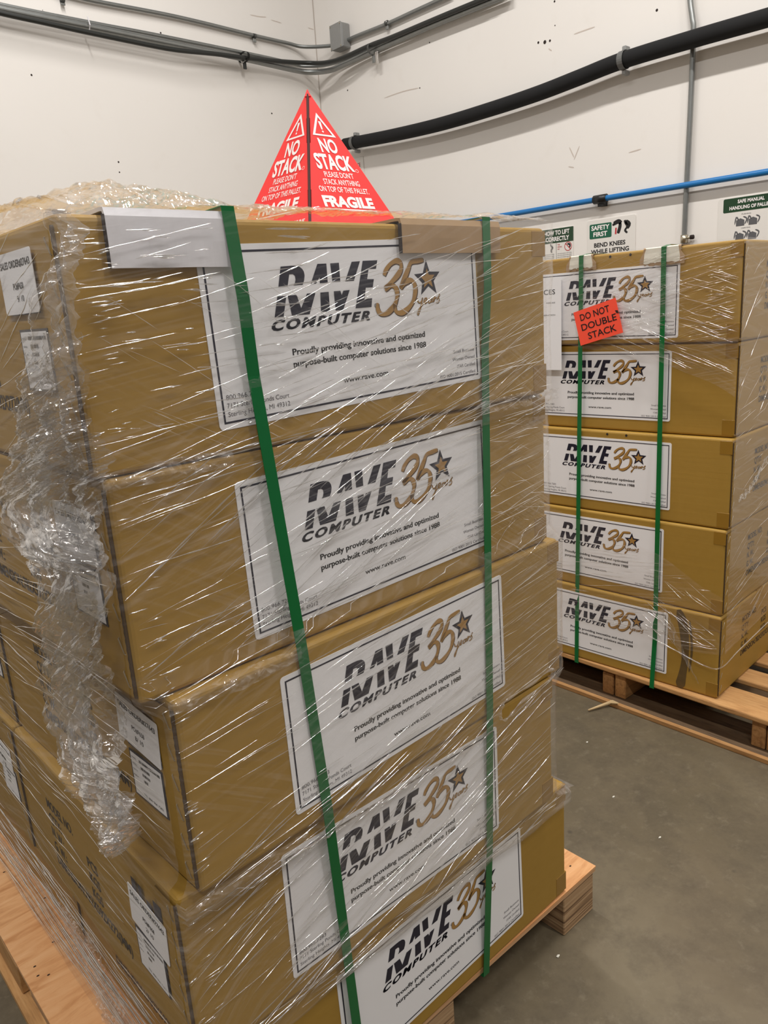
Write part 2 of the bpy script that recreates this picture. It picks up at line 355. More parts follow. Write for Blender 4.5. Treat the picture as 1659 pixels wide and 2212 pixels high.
bar('housing', (-.035, 0, 0), .035, .055, .07, GREYBOX, jb, .006); bar('cover', (-.074, 0, 0), .003, .057, .072, GREYBOX, jb, .002)
for sy in (-1, 1):
    for sz in (-1, 1): mobj('screw', frombm(tube([Vector((-.076, sy*.048, sz*.062)), Vector((-.080, sy*.048, sz*.062))], .004, 8)), STEEL, jb)
def clamp(px, py, wall, label, h=.03, drop=.03, off=.05, mat=GALV):
    p = (onL if wall == 'L' else onR)(px, py, off); e = empty('pipe_clamp', p); tag(e, label, 'bracket')
    ax = Vector((1, 0, 0)) if wall == 'L' else Vector((0, 1, 0)); bk = Vector((0, 1, 0)) if wall == 'L' else Vector((1, 0, 0))
    pts = [Vector((0, 0, 0))+bk*(off*math.cos(a)*.9)+Vector((0, 0, h*math.sin(a))) for a in [math.pi*k/10-math.pi/2 for k in range(21)]]
    bm = bmesh.new()
    vs = []
    for q in pts: vs.append((bm.verts.new(q-ax*.008), bm.verts.new(q+ax*.008)))
    for a, b in zip(vs, vs[1:]): bm.faces.new((a[0], a[1], b[1], b[0]))
    bmesh.ops.solidify(bm, geom=bm.faces[:], thickness=.0025)
    mobj('hoop', frombm(bm), mat, e)
    c = bk*.0+Vector((0, 0, -h-drop/2)); bar('tab', c, .011 if wall == 'L' else .004, .004 if wall == 'L' else .011, drop/2, mat, e); return e
clamp(527, 124, 'L', 'small dark hanger clamp under the cables on the left wall', .03, .035, .06, CABLE)
clamp(135, 0, 'L', 'small clamp on the upper conduit at the left', .014, .01, .02)
clamp(549, 78, 'L', 'small steel clip on the topmost thin conduit', .014, .02, .02)
clamp(836, 50, 'R', 'small steel clip on the conduit right of the junction box', .014, .02, .02)
ck = clamp(806, 106, 'R', 'bright steel hanger clamp with a loose tab right of the wall corner', .035, .04, .05)
bar('tab', (0, -.03, -.055), .003, .012, .035, plain('bright_tin', srgb(205, 200, 195), .25, .8), ck)
p = onL(192, 56, .085); zt = mobj('cable_tie', frombm(tube([p+Vector((.0, .0, .045)), p+Vector((0, -.016, 0)), p+Vector((0, 0, -.02))], .003, 6)), WCARD); tag(zt, 'thin pale cable tie around the cables at upper left', 'cable tie')
# insulated pipe
bp = empty('insulated_pipe', onR(1162, 202, .07)); tag(bp, 'thick black foam covered pipe sloping across the right wall', 'pipe')
ip = smooth_path([onR(a, b, .075)-Vector(bp.location) for a, b in ((745, 312), (761, 309), (850, 292), (949, 269), (1060, 236), (1162, 202), (1250, 168), (1347, 130), (1498, 84), (1659, 38), (1780, 2))], 8)
mobj('foam_sleeve', frombm(tube(ip, .036, 20), True), FOAM, bp)
mobj('pipe_core', frombm(tube([ip[0]+Vector((0, .06, 0)), ip[0]-Vector((0, .01, 0))], .016, 12), True), BLACKP, bp)
for px, py in ((766, 308), (1347, 130)):
    c = onR(px, py, .075)-Vector(bp.location); bm = bmesh.new(); vs = []
    for k in range(25):
        a = 2*math.pi*k/24; q = c+Vector((.040*math.cos(a), 0, .040*math.sin(a))); vs.append((bm.verts.new(q-Vector((0, .014, 0))), bm.verts.new(q+Vector((0, .014, 0)))))
    for a, b in zip(vs, vs[1:]): bm.faces.new((a[0], a[1], b[1], b[0]))
    bmesh.ops.solidify(bm, geom=bm.faces[:], thickness=.003); mobj('pipe_clip', frombm(bm), GREYBOX, bp)
    for s in (-1, 1): bar('clip_ear', c+Vector((.02, .0, s*.05)), .02, .01, .010, GREYBOX, bp, .003)
# blue pipe
e = empty('blue_air_pipe', onR(1297, 430, .03)); tag(e, 'straight bright blue compressed air pipe along the right wall', 'pipe')
q = [onR(a, b, .035)-Vector(e.location) for a, b in ((860, 502), (1090, 465), (1297, 430), (1659, 371), (1760, 355))]
mobj('pipe', frombm(tube([q[0], q[1], q[2], q[3], q[4]], .0135, 16), True), BLUE, e)
d_ = (q[3]-q[1]).normalized(); c = q[2]
mobj('coupling', frombm(tube([c-d_*.035, c+d_*.035], .021, 16), True), BLACKP, e); bar('wall_clip', c+Vector((.022, 0, -.012)), .02, .018, .022, BLACKP, e)
# vertical conduit
e = empty('conduit', onR(1478, 515, .0)); tag(e, 'upright grey steel conduit on the right wall behind the far stack', 'pipe')
vp = [onR(a, b, o) for a, b, o in ((1489, -60, .02), (1491, 0, .02), (1496, 40, .025), (1498, 70, .025), (1493, 200, .02), (1483, 405, .02), (1478, 515, .02))]
q0 = vp[-1].copy(); vp.append(Vector((q0.x, q0.y, .02)))
mobj('tube', frombm(tube(smooth_path([p_-Vector(e.location) for p_ in vp[:-1]], 6)+[vp[-1]-Vector(e.location)], .0115, 12), True), GALV, e)
c = Vector((-.02, q0.y-e.location.y, q0.z-e.location.z)); mobj('coupling', frombm(tube([c-Vector((0, 0, .02)), c+Vector((0, 0, .015))], .0165, 12), True), STEEL, e)
mobj('bolt', frombm(tube([c, c+Vector((0, -.04, .002))], .006, 8), True), STEEL, e); mobj('bolt', frombm(tube([c+Vector((0, -.03, .002)), c+Vector((0, -.045, .002))], .010, 8), True), HOLE, e)
# --- wall signs (flat print on plates)
def signframe(px, py, off=.004): p = onR(px, py, off); return p
def plate(name, tl, w, h, label, cat='sign', tilt=0, mat=SIGN, r=.008, thick=.0035, off=.004):
    p = onR(*tl, off); e = empty(name, p); tag(e, label, cat)
    fr = ((0, 0, 0), (0, -math.cos(tilt), math.sin(tilt)), (0, math.sin(tilt), math.cos(tilt)))
    Flat().rrect(0, -h, w, 0, r).obj('plate', fr, mat, e, 0, thick); return e, fr
s1, fr = plate('safety_sign', (1269, 478), .272, .36, 'white safety sign reading SAFETY FIRST, bend knees while lifting', tilt=.0)
Flat().rrect(.013, -.090, .140, -.020, .007).obj('green_panel', fr, SIGN_GREEN, s1, .0006)
Flat().text('SAFETY', .024, .128, -.049, .021, .03).text('FIRST', .036, .116, -.080, .021, .03).obj('lettering', fr, WHITE_INK, s1, .0012)
Flat().text('BEND KNEES', .04, .218, -.132, .020, .03).text('WHILE LIFTING', .022, .238, -.163, .020, .03).text('USE PROPER TECHNIQUE', .02, .245, -.20, .016, .02).obj('lettering', fr, BLACK, s1, .0006)
pg = Flat(); pg.stroke([(.152, -.030), (.178, -.022), (.192, -.032)], .018, 4, 1).stroke([(.188, -.028), (.186, -.050), (.176, -.078)], .015, 4, .7).disc(.150, -.034, .006)
pg.stroke([(.212, -.020), (.218, -.034), (.225, -.044)], .011, 4, .8).stroke([(.218, -.026), (.236, -.040), (.225, -.058)], .018, 4, .8).stroke([(.225, -.056), (.215, -.068), (.228, -.080)], .009, 4, .8)
pg.obj('pictogram', fr, BLACK, s1, .0006); Flat().stroke([(.165, -.050), (.163, -.080)], .008, 3, 1).obj('pictogram', fr, SIGN_RED, s1, .0007)
s2, fr = plate('lifting_sign', (1110, 507), .390, .36, 'sign headed HOW TO LIFT CORRECTLY with dark green heading', r=.002)
Flat().rect(0, -.072, .390, 0).obj('heading_panel', fr, SIGN_DGREEN, s2, .0006)
Flat().text('HOW TO LIFT', .205, .366, -.031, .021, .03).text('CORRECTLY', .215, .364, -.062, .021, .03).obj('lettering', fr, WHITE_INK, s2, .0012)
g = Flat(); g.rect(.282, -.18, .2838, -.072).rect(.14, -.18, .142, -.072)
for k in range(4): g.text('Use correct posture when lifting', .290, .378, -.130-.009*k, .005).text('Keep the back straight', .20, .270, -.130-.009*k, .005)
g.stroke([(.246, -.083), (.258, -.094), (.250, -.108), (.254, -.120)], .009, 4).disc(.247, -.079, .004); g.stroke([(.352, -.084), (.368, -.088), (.366, -.104)], .008, 4)
g.obj('pictogram', fr, BLACK, s2, .0006)
Flat().text('THE', .290, .305, -.086, .006, .02).text('WRONG', .290, .318, -.097, .006, .02).text('WAY', .290, .305, -.108, .006, .02).hoop(.357, -.096, .023, .0035).poly([(.340, -.082), (.343, -.079), (.374, -.110), (.371, -.113)]).obj('prohibition_mark', fr, SIGN_RED, s2, .0009)
s3, fr = plate('pallet_sign', (1553, 431), .30, .40, 'white sheet headed SAFE MANUAL HANDLING OF PALLETS at the right edge', r=.004)
Flat().rrect(.022, -.062, .27, -.004, .006).obj('heading_panel', fr, SIGN_DGREEN, s3, .0006)
Flat().text('SAFE MANUAL', .085, .20, -.027, .014, .03).text('HANDLING OF PALLETS', .05, .235, -.052, .014, .03).obj('lettering', fr, WHITE_INK, s3, .0012)
for bx, by in ((.10, -.105), (.155, -.105), (.10, -.165), (.155, -.165)):
    g = Flat(); g.poly([(bx-.018, by-.018), (bx+.018, by-.018), (bx+.018, by+.006), (bx, by+.014), (bx-.018, by+.006)]).stroke([(bx-.024, by-.01), (bx-.018, by+.02), (bx-.008, by+.008)], .005, 3).stroke([(bx+.02, by-.012), (bx+.028, by+.01), (bx+.012, by+.02)], .005, 3)
    g.obj('pictogram', fr, SIGN_GREY, s3, .0006)
g = Flat()
g.text('PUSHING', .105, .145, -.077, .005).text('CARRYING', .105, .145, -.135, .005)
for k in range(6): g.text('Lift with the legs and keep the load close to the body at all times', .018, .27, -.207-.010*k, .005)
g.obj('printed_text', fr, SIGN_GREY, s3, .0006)
s4, fr = plate('notice_sheet', (735, 352), .235, .26, 'white notice sheet on the wall half hidden behind the red cone', cat='notice', r=.003)
Flat().text('NOTICE', .10, .205, -.055, .022, .02).obj('lettering', fr, SIGN_RED, s4, .0006); Flat().text('AREA', .135, .205, -.09, .016, .02).obj('lettering', fr, SIGN_GREY, s4, .0006)
# ------------------------------------------------------------------ cartons
SMUDGE = plain('dark_smudge', srgb(104, 82, 44), .6, 0, .4, 60)
W, D, P = .782, .616, .26662
LOGO = {'Ru': [[0.1117, 0.0272], [0.1245, 0.0269], [0.1323, 0.0272], [0.1393, 0.0284], [0.1433, 0.0311], [0.1454, 0.0345], [0.1459, 0.0389], [0.1445, 0.0445], [0.1416, 0.0497], [0.1275, 0.0498], [0.1299, 0.0475], [0.1316, 0.0432], [0.1313, 0.0389], [0.1286, 0.0367], [0.1231, 0.0367], [0.1187, 0.0502], [0.1052, 0.0502]], 'Au': [[0.1674, 0.0263], [0.1816, 0.0264], [0.1808, 0.0492], [0.1681, 0.0494], [0.1689, 0.0423], [0.1622, 0.0495], [0.1538, 0.0494]], 'Vl': [[0.1877, 0.0265], [0.2019, 0.0262], [0.2013, 0.0491], [0.1885, 0.049]], 'Vr': [[0.2231, 0.0259], [0.2373, 0.0256], [0.2241, 0.0493], [0.2094, 0.0492]], 'E': [[0.2419, 0.0254], [0.2675, 0.0255], [0.264, 0.0361], [0.2509, 0.0359], [0.247, 0.0485], [0.2587, 0.0491], [0.2556, 0.0593], [0.2433, 0.059], [0.2394, 0.0732], [0.2528, 0.0731], [0.2504, 0.0843], [0.2225, 0.0839]], 'Rs': [[0.102, 0.061], [0.1153, 0.0612], [0.1078, 0.0851], [0.0946, 0.0851]], 'Al': [[0.1172, 0.061], [0.1307, 0.0611], [0.1353, 0.0771], [0.1465, 0.0606], [0.1597, 0.0606], [0.1473, 0.0854], [0.1202, 0.0848]], 'Ar': [[0.1674, 0.0606], [0.1808, 0.0606], [0.1799, 0.0844], [0.1654, 0.0841]], 'Vb': [[0.1891, 0.0604], [0.1999, 0.0604], [0.2015, 0.0658], [0.2048, 0.0606], [0.2155, 0.0603], [0.2017, 0.0843], [0.1891, 0.0844]], 'three': [[0.2771, 0.0452], [0.2813, 0.0386], [0.2898, 0.0315], [0.3, 0.0277], [0.3068, 0.0287], [0.3099, 0.0336], [0.3082, 0.0398], [0.3008, 0.047], [0.2892, 0.0547], [0.277, 0.0623], [0.2827, 0.0599], [0.2887, 0.0588], [0.2953, 0.061], [0.2985, 0.0678], [0.2973, 0.0754], [0.2917, 0.0848], [0.281, 0.0924], [0.2709, 0.0951], [0.2635, 0.0927], [0.2607, 0.0867], [0.2615, 0.0799]], 'five': [[0.3531, 0.028], [0.3422, 0.0289], [0.3291, 0.0306], [0.3227, 0.039], [0.3144, 0.0505], [0.306, 0.063], [0.3127, 0.0574], [0.3201, 0.0543], [0.3282, 0.0544], [0.3331, 0.0606], [0.3329, 0.0706], [0.3274, 0.0823], [0.3172, 0.0909], [0.3055, 0.0957], [0.2965, 0.095], [0.2924, 0.0905], [0.2919, 0.0827]], 'star': [[0.3584, 0.0296], [0.3641, 0.0448], [0.383, 0.0456], [0.3706, 0.0572], [0.3749, 0.0732], [0.3602, 0.0633], [0.3454, 0.0735], [0.349, 0.0584], [0.3352, 0.0469], [0.3513, 0.0462]], 'y1': [[0.3361, 0.0786], [0.3371, 0.083], [0.3406, 0.0851], [0.3447, 0.0821], [0.3466, 0.0783]], 'y2': [[0.3465, 0.0786], [0.3428, 0.0885], [0.3375, 0.0989], [0.3352, 0.1012], [0.3352, 0.0973], [0.341, 0.0912], [0.3502, 0.0846]], 'e': [[0.3496, 0.0843], [0.354, 0.082], [0.3543, 0.0794], [0.3508, 0.08], [0.3488, 0.0834], [0.3506, 0.0864], [0.3555, 0.085]], 'a': [[0.364, 0.0809], [0.3597, 0.0812], [0.3572, 0.0844], [0.3591, 0.0867], [0.3631, 0.0841], [0.3656, 0.0802], [0.3636, 0.0856], [0.3666, 0.085]], 'r': [[0.3666, 0.085], [0.3701, 0.0787], [0.3705, 0.0809], [0.3679, 0.0859], [0.3714, 0.081], [0.375, 0.0797]], 's': [[0.3746, 0.0834], [0.3819, 0.0762], [0.3781, 0.0792], [0.3801, 0.083], [0.378, 0.0866], [0.3725, 0.0874]]}
LW, LH = .4628, .2068
FRF = lambda x0, z0, tilt: ((x0, 0, z0), (math.cos(tilt), 0, math.sin(tilt)), (-math.sin(tilt), 0, math.cos(tilt)))
FR0 = ((0, 0, 0), (1, 0, 0), (0, 0, 1))
def inv(k): return [(a, -b) for a, b in LOGO[k]]
def star_scaled(s):
    p = inv('star'); cx = sum(a for a, b in p)/10; cy = sum(b for a, b in p)/10; return [(cx+(a-cx)*s, cy+(b-cy)*s) for a, b in p]
_lab = []
def make_label(parent, x0, z0, tilt):
    if not _lab:
        f = Flat().rrect(0, -LH, LW, 0, .006).mesh(FR0, .0009, .0007); _lab.append(('label', f, PAPER))
        g = Flat().ring(.0068, -LH+.0068, LW-.0068, -.0068, .0024).mesh(FR0, .0012); _lab.append(('border_line', g, NAVY))
        g = Flat()
        for k in ('Ru', 'Au', 'Vl', 'Vr', 'E', 'Rs', 'Al', 'Ar', 'Vb'): g.poly(inv(k))
        g.text('COMPUTER', .0885, .2453, -.1005, .0114, .032, .32, 1.28).text('COMPUTER', .0897, .2465, -.1001, .0114, .032, .32, 1.28)
        g.hoop(.2585, -.083, .0028, .0006, 16).text('R', .2572, .2598, -.0845, .003)
        _lab.append(('logo', g.mesh(FR0, .0012), NAVY))
        g = Flat().poly(star_scaled(1.06)); _lab.append(('star', g.mesh(FR0, .0012), NAVY))
        g = Flat().poly(star_scaled(.60)); _lab.append(('star_centre', g.mesh(FR0, .0014), GOLD))
        g = Flat().stroke(inv('three'), .0074, 6, .7, .0013, -.0012).stroke(inv('five'), .0074, 6, .7, .0013, -.0012)
        for k in ('y1', 'y2', 'e', 'a', 'r', 's'): g.stroke(inv(k), .0022, 5, .7, .0006, -.0005)
        _lab.append(('numeral_shadow', g.mesh(FR0, .0012), GOLD_DARK))
        g = Flat().stroke(inv('three'), .0068, 6, .7).stroke(inv('five'), .0068, 6, .7)
        for k in ('y1', 'y2', 'e', 'a', 'r', 's'): g.stroke(inv(k), .0015, 5, .7)
        _lab.append(('anniversary_numeral', g.mesh(FR0, .0015), GOLD))
        g = Flat()
        for q in (0, .0004): g.text('Proudly providing innovative and optimized', .1148+q, .3463+q, -.1322, .0078, .013).text('purpose-built computer solutions since 1988', .1143+q, .3473+q, -.1468, .0078, .013)
        _lab.append(('slogan_print', g.mesh(FR0, .0012), BLACK))
        _lab.append(('web_address', Flat().text('www.rave.com', .1905, .2705, -.1765, .0070, .012).mesh(FR0, .0012), BLACK))
        g = Flat().text('800.966.7283', .0135, .0625, -.1725, .0058).text('7171 Sterling Ponds Court', .0135, .1025, -.1822, .0058).text('Sterling Heights, MI 49312', .0135, .1025, -.1922, .0058)
        _lab.append(('address_print', g.mesh(FR0, .0012), GREY_INK)); g = Flat()
        g.text('Small Business', .4035, .4495, -.1625, .0048).text('Woman Owned', .4005, .4495, -.1735, .0048).text('ITAR Certified', .4100, .4495, -.1845, .0048).text('ISO 9001:2015 Certified', .3725, .4495, -.1955, .0048)
        _lab.append(('certification_print', g.mesh(FR0, .0012), GREY_INK))
    base = None
    for n, me, mat in _lab:
        if base is None:
            base = mobj(n, me, mat, parent); base.location = (x0, 0, z0); base.rotation_euler = (0, -tilt, 0)
        else: mobj(n, me, mat, base)
    return base
BODY = frombm(box_bm(0, W, 0, D, 0, P-.0012, .0070, 3)); BODY.materials.append(KRAFT)
for p in BODY.polygons: p.use_smooth = False
def flap_mesh(side):
    # lapped panel edge running up the front corner, with a serrated corrugated edge
    bm = bmesh.new(); s = -1 if side == 'L' else 1; X = 0 if side == 'L' else W; n = 46; a = []
    for k in range(n+1):
        z = .010+(P-.022)*k/n; w = .0012*(k % 2)
        a.append((bm.verts.new((X+s*.0022, .0075+w, z)), bm.verts.new((X+s*.0022, .058, z)), bm.verts.new((X+s*.0001, .0075+w, z)), bm.verts.new((X+s*.0001, .058, z))))
    for p, q in zip(a, a[1:]):
        bm.faces.new((p[0], q[0], q[1], p[1])); bm.faces.new((p[2], q[2], q[0], p[0])); bm.faces.new((p[1], q[1], q[3], p[3]))
    bmesh.ops.recalc_face_normals(bm, faces=bm.faces); me = frombm(bm); me.materials.append(KRAFT); me.materials.append(KRAFT_EDGE)
    for i, pl in enumerate(me.polygons):
        if i % 3 == 1: pl.material_index = 1
    return me
FLAP = {'L': flap_mesh('L'), 'R': flap_mesh('R')}
EDGE = {}
for sd, X, s in (('L', 0, -1), ('R', W, 1)):
    m_ = frombm(box_bm(*sorted((X, X+s*.0024)), .0030, .0072, .010, P-.012)); m_.materials.append(KRAFT_EDGE); EDGE[sd] = m_
def staple_mesh(s): m_ = frombm(tube([Vector((s*.0022, -.006, -.009)), Vector((s*.0036, -.0055, -.008)), Vector((s*.0036, .0055, .008)), Vector((s*.0022, .006, .009))], .0007, 6)); m_.materials.append(STEEL); return m_
STAPLE = {'L': staple_mesh(-1), 'R': staple_mesh(1)}
TAPE_M = frombm(box_bm(W-.034, W+.0006, -.0006, .03, P-.045, P-.0065, .0004, 1)); TAPE_M.materials.append(TAPE)
TAPE_B = frombm(box_bm(W-.034, W+.0006, -.0006, .03, .0065, .050, .0004, 1)); TAPE_B.materials.append(TAPE)
TAPE_T = frombm(box_bm(0, W, D/2-.024, D/2+.024, P-.0014, P-.0008)); TAPE_T.materials.append(TAPE)
def side_frame(side): # origin at the top front corner of that side
    return ((0, 0, P), (0, -1, 0), (0, 0, 1)) if side == 'L' else ((W, 0, P), (0, 1, 0), (0, 0, 1))
def sticker(parent, side, y, z, w, h, rot, kind, num=''):
    o, U, V = side_frame(side); U = Vector(U); V = Vector(V); c, s = math.cos(rot), math.sin(rot)
    org = Vector(o)+U*y+V*z; U2 = U*c+V*s; V2 = -U*s+V*c; fr = ((0, 0, 0), U2, V2)
    if kind == 'order':
        b = Flat().rrect(0, -h, w, 0, .004).obj('order_sticker', fr, PAPER, parent, .0036, .0006); b.location = org
        Flat().text('SALES ORDER#27643', w*.06, w*.94, -h*.25, h*.11, .02).text('PO#P658', w*.36, w*.66, -h*.60, h*.10, .02).text(num, w*.42, w*.62, -h*.80, h*.10, .005).obj('printed_text', fr, BLACK, b, .0039)
    else:
        b = Flat().rect(0, -h, w, 0).obj('barcode_sticker', fr, NAVY, parent, .0030, .0006); b.location = org
        Flat().rect(w*.04, -h*.96, w*.96, -h*.04).obj('sticker_paper', fr, PAPER, b, .0034)
        g = Flat()
        for r, (x0, x1) in enumerate(((.30, .92), (.33, .60), (.36, .58), (.38, .50))):
            x = w*x0
            while x < w*x1: ww = R_.choice((.0006, .001, .0016)); g.rect(x, -h*(.17+.13*r), x+ww, -h*(.11+.13*r)); x += ww+R_.choice((.0007, .0012))
            g.text(('MODEL:', 'SERIAL:', 'QTY:', 'REV:')[r], w*.07, w*.22, -h*(.16+.13*r), h*.03)
        g.text('TEL 800 966 7283', w*.3, w*.88, -h*.88, h*.05)
        g.obj('barcode', fr, BLACK, b, .0037)
    return b
def side_text(parent, side, y0, z0, full=True):
    o, U, V = side_frame(side); U = Vector(U); V = Vector(V); fr = ((0, 0, 0), U, V); g = Flat()
    for k, (t, w) in enumerate((('MODEL NO.', .115), ("Q'TY:", .055), ('N. W.:', .055), ('G. W.:', .055))): g.text(t, 0, w, -.0285*k-.018, .018, .018)
    q = Flat()
    for k, t in enumerate(('PCS', 'KGS', 'KGS')): q.text(t, .165, .205, -.0285*(k+1)-.018, .018, .018)
    g.text('DIMENSION:782X592X272(MM)', 0, .30, -.0285*4-.018, .018, .018)
    b = g.obj('printed_text', fr, PRINT, parent, .0005); b.location = Vector(o)+U*y0+V*z0; c = q.obj('unit_print', fr, PRINT, parent, .0005); c.location = b.location; return b
def carton(pos, yaw, label, group, lab=None, order=None, stx=None, txt=None, side='L', flap=True):
    c = empty('carton', (pos[0], pos[1], pos[2]), yaw); tag(c, label, 'box', group)
    mobj('cardboard_body', BODY, None, c); mobj('packing_tape', TAPE_T, None, c)
    if lab: make_label(c, *lab); mobj('packing_tape', TAPE_M, None, c); mobj('packing_tape', TAPE_B, None, c)
    if flap:
        mobj('side_flap', FLAP[side], None, c); mobj('corrugated_edge', EDGE[side], None, c)
        for k in range(6):
            st = mobj('staple', STAPLE[side], None, c); st.location = (0 if side == 'L' else W, .018, .03+k*(P-.06)/5)
    if order: sticker(c, side, order[0], order[1], .112 if side == 'L' else .1, .066, order[2], 'order', order[3])
    if stx:
        if len(stx) > 3:      # dark printed emblem between the two stickers
            o, U, V = side_frame(side); fr = ((0, 0, 0), Vector(U), Vector(V)); g = Flat()
            h = .062; w = .092; ux = stx[3]
            g.rect(0, -h, w, -h+.008).rect(w-.022, -h, w, 0)
            g.poly([(.004, 0), (.018, 0), (.016, -h*.8), (.004, -h*.9)]).poly([(.026, 0), (.036, 0), (.032, -h), (.022, -h)]).poly([(.044, -h*.3), (.056, -h), (.040, -h)]).rect(w-.044, -h, w-.030, -h*.2)
            e = g.obj('printed_emblem', fr, NAVY, c, .0032); e.location = Vector(o)+Vector(U)*ux[0]+Vector(V)*ux[1]
        sticker(c, side, stx[0], stx[1], .090, .068, stx[2], 'barcode')
    if txt: side_text(c, side, *txt)
    return c
names = ['top', 'second from the top', 'middle', 'second from the bottom', 'bottom']
main = [(0, 0, 0), (.0083, -.0023, .015), (.0398, -.0198, .0331), (.0143, -.0021, .009), (.0789, .0046, .0215)]
labs = [(.1475, -.0303, .0283), (.1553, -.0343, .0255), (.1484, -.0296, .018), (.1539, -.0287, -.0067), (.1664, -.0316, .0218)]
G1 = 'labelled cartons in the front column of the near pallet'
ords = [(-.180, -.025, 0, '9/ 10'), (-.160, -.042, 0, '7/ 10'), (-.157, -.036, -.08, '8/ 10'), (-.152, -.058, -.08, '2/ 10'), None]
stxs = [(-.148, -.108, 0, (-.160, -.030)), (-.138, -.112, 0, (-.13, -.045)), (-.142, -.114, 0, (-.14, -.045)), (-.152, -.130, 0, (-.14, -.04)), None]
txts = [(-.47, -.072), (-.47, -.068), (-.46, -.055), (-.49, -.085), (-.46, -.06)]
dist = ['under the white edge board', 'just below the topmost carton', 'with side sticker 8/ 10', 'with side sticker 2/ 10', 'resting on the new plywood pallet']
for i in range(5):
    x, y, a = main[i]; l = labs[i]
    carton((x, y, FL-(i+1)*P+0.0), a, 'brown carton, %s in the near stack, %s' % (names[i], dist[i]), G1, (l[0], P+l[1], l[2]), ords[i], stxs[i], txts[i], 'L')
# rear column of the near pallet
for i in range(5):
    x, y, a = main[i]
    dx, dy = -math.sin(a)*(D+.006), math.cos(a)*(D+.006)
    c = carton((x+dx, y+dy, FL-(i+1)*P), a, 'brown carton behind the near stack at left picture edge, %s of five' % names[i], 'cartons in the rear column of the near pallet', None, (-.15, -.06, -.05, '_/ 10') if i in (3,) else None, (-.12, -.11, 0) if i in (0, 2, 3) else None, None, 'L', True)
    if i == 2:
        o, U, V = side_frame('L'); fr = ((0, 0, 0), Vector(U), Vector(V)); b = Flat().rrect(0, -.05, .085, 0, .003).obj('part_sticker', fr, PAPER, c, .0012, .0006)
        b.location = Vector(o)+Vector(U)*(.045)+Vector(V)*-.02; b.location = Vector((0, .0, P))+Vector((-.0002, .0, -.02)); b.location.y = .10
        Flat().text('A175045', .02, .07, -.038, .012, .01).obj('printed_text', fr, BLACK, b, .0015)
# far stack: turned to face left
BX, BY, BA, BZ = 1.8508, .1502, -1.52047, .0092
boff = [(0, 0), (-.0043, .0098), (0, -.0078), (-.003, -.0151), (-.0023, -.0245)]
bl = [(.6114, -.0450), (.5945, -.0232), (.606, -.0240), (.596, -.0245), (.6215, -.0250)]
G2 = 'labelled cartons stacked on the far pallet'
d2 = ['with torn white edge boards and an orange sticker', 'right under the orange sticker', 'with two small dark dents', 'one above the lowest', 'resting on the old wooden pallet']
for i in range(5):
    dx, dy = boff[i]; dx -= W; c, s = math.cos(BA), math.sin(BA)
    pos = (BX+dx*c-dy*s, BY+dx*s+dy*c, FL+BZ-(i+1)*P)
    l = bl[i]; k = carton(pos, BA, 'brown carton, %s in the far stack, %s' % (names[i], d2[i]), G2, (l[0]-LW, P+l[1]-.0, 0.0), None, None, (.172, -.055), 'R')
    if i == 4:
        Flat().stroke([(.655, -.002), (.672, -.06), (.680, -.15), (.672, -.225), (.665, -.262)], .026, 6, .5).stroke([(.690, -.03), (.700, -.12), (.694, -.2)], .006, 5, .4).obj('dark_smudge', ((0, 0, P-.001), (1, 0, 0), (0, 0, 1)), SMUDGE, k, .0006)
    if i == 2 or i == 0:
        for u in (.395, .46):
            Flat().disc(u, -.010, .004, 10).obj('dent', ((0, 0, P-.001), (1, 0, 0), (0, 0, 1)), HOLE, k, .0006)
# ------------------------------------------------------------------ near pallet
ZP = FL-5*P                                   # top of the plywood sheet
pl = empty('plywood_pallet', (.457, .63, 0)); tag(pl, 'new pallet of pale plywood on laminated blocks under the near stack', 'pallet')
def part(name, x0, x1, y0, y1, z0, z1, mat, parent, bev=.0015, base=None):
    b = base or parent.location; return mobj(name, frombm(box_bm(x0-b[0], x1-b[0], y0-b[1], y1-b[1], z0-b[2], z1-b[2], bev, 1)), mat, parent)
PX0, PX1, PY0, PY1 = -.055, .969, .018, 1.245
part('deck_sheet', PX0, PX1, PY0, PY1, ZP-.004, ZP, PLY, pl, 0)
part('deck_core', PX0+.0008, PX1-.0008, PY0+.0008, PY1-.0008, ZP-.013, ZP-.004, PLYEDGE, pl, 0)
for x0, x1 in ((.855, .965), (.40, .511), (-.040, .068)):
    for y0, y1 in ((.022, .17), (.56, .70), (1.09, 1.235)):
        o = mobj('block', frombm(box_bm(-(x1-x0)/2, (x1-x0)/2, -(y1-y0)/2, (y1-y0)/2, -.0505, .0495, .002, 1)), PLYBLOCK, pl); o.location = Vector(((x0+x1)/2, (y0+y1)/2, .0505))-pl.location
part('side_board', -.052, -.036, .715, 1.085, .018, .088, PINE, pl)
part('runner_board', -.066, .012, .03, 1.24, .0, .016, PINE, pl)
bpy.data.objects['side_board'].location.z += .0
for px, py in ((97, 1940), (9, 1884), (115, 2035), (75, 2088), (82, 2108), (105, 2106), (241, 2128), (1232, 1871)):
    p = cast(px, py, (0, 0, ZP), (0, 0, 1)); Flat().disc(p.x, p.y, .003, 8, .0018).obj('nail_head', ((-pl.location.x, -pl.location.y, ZP), (1, 0, 0), (0, 1, 0)), HOLE, pl, .0005)
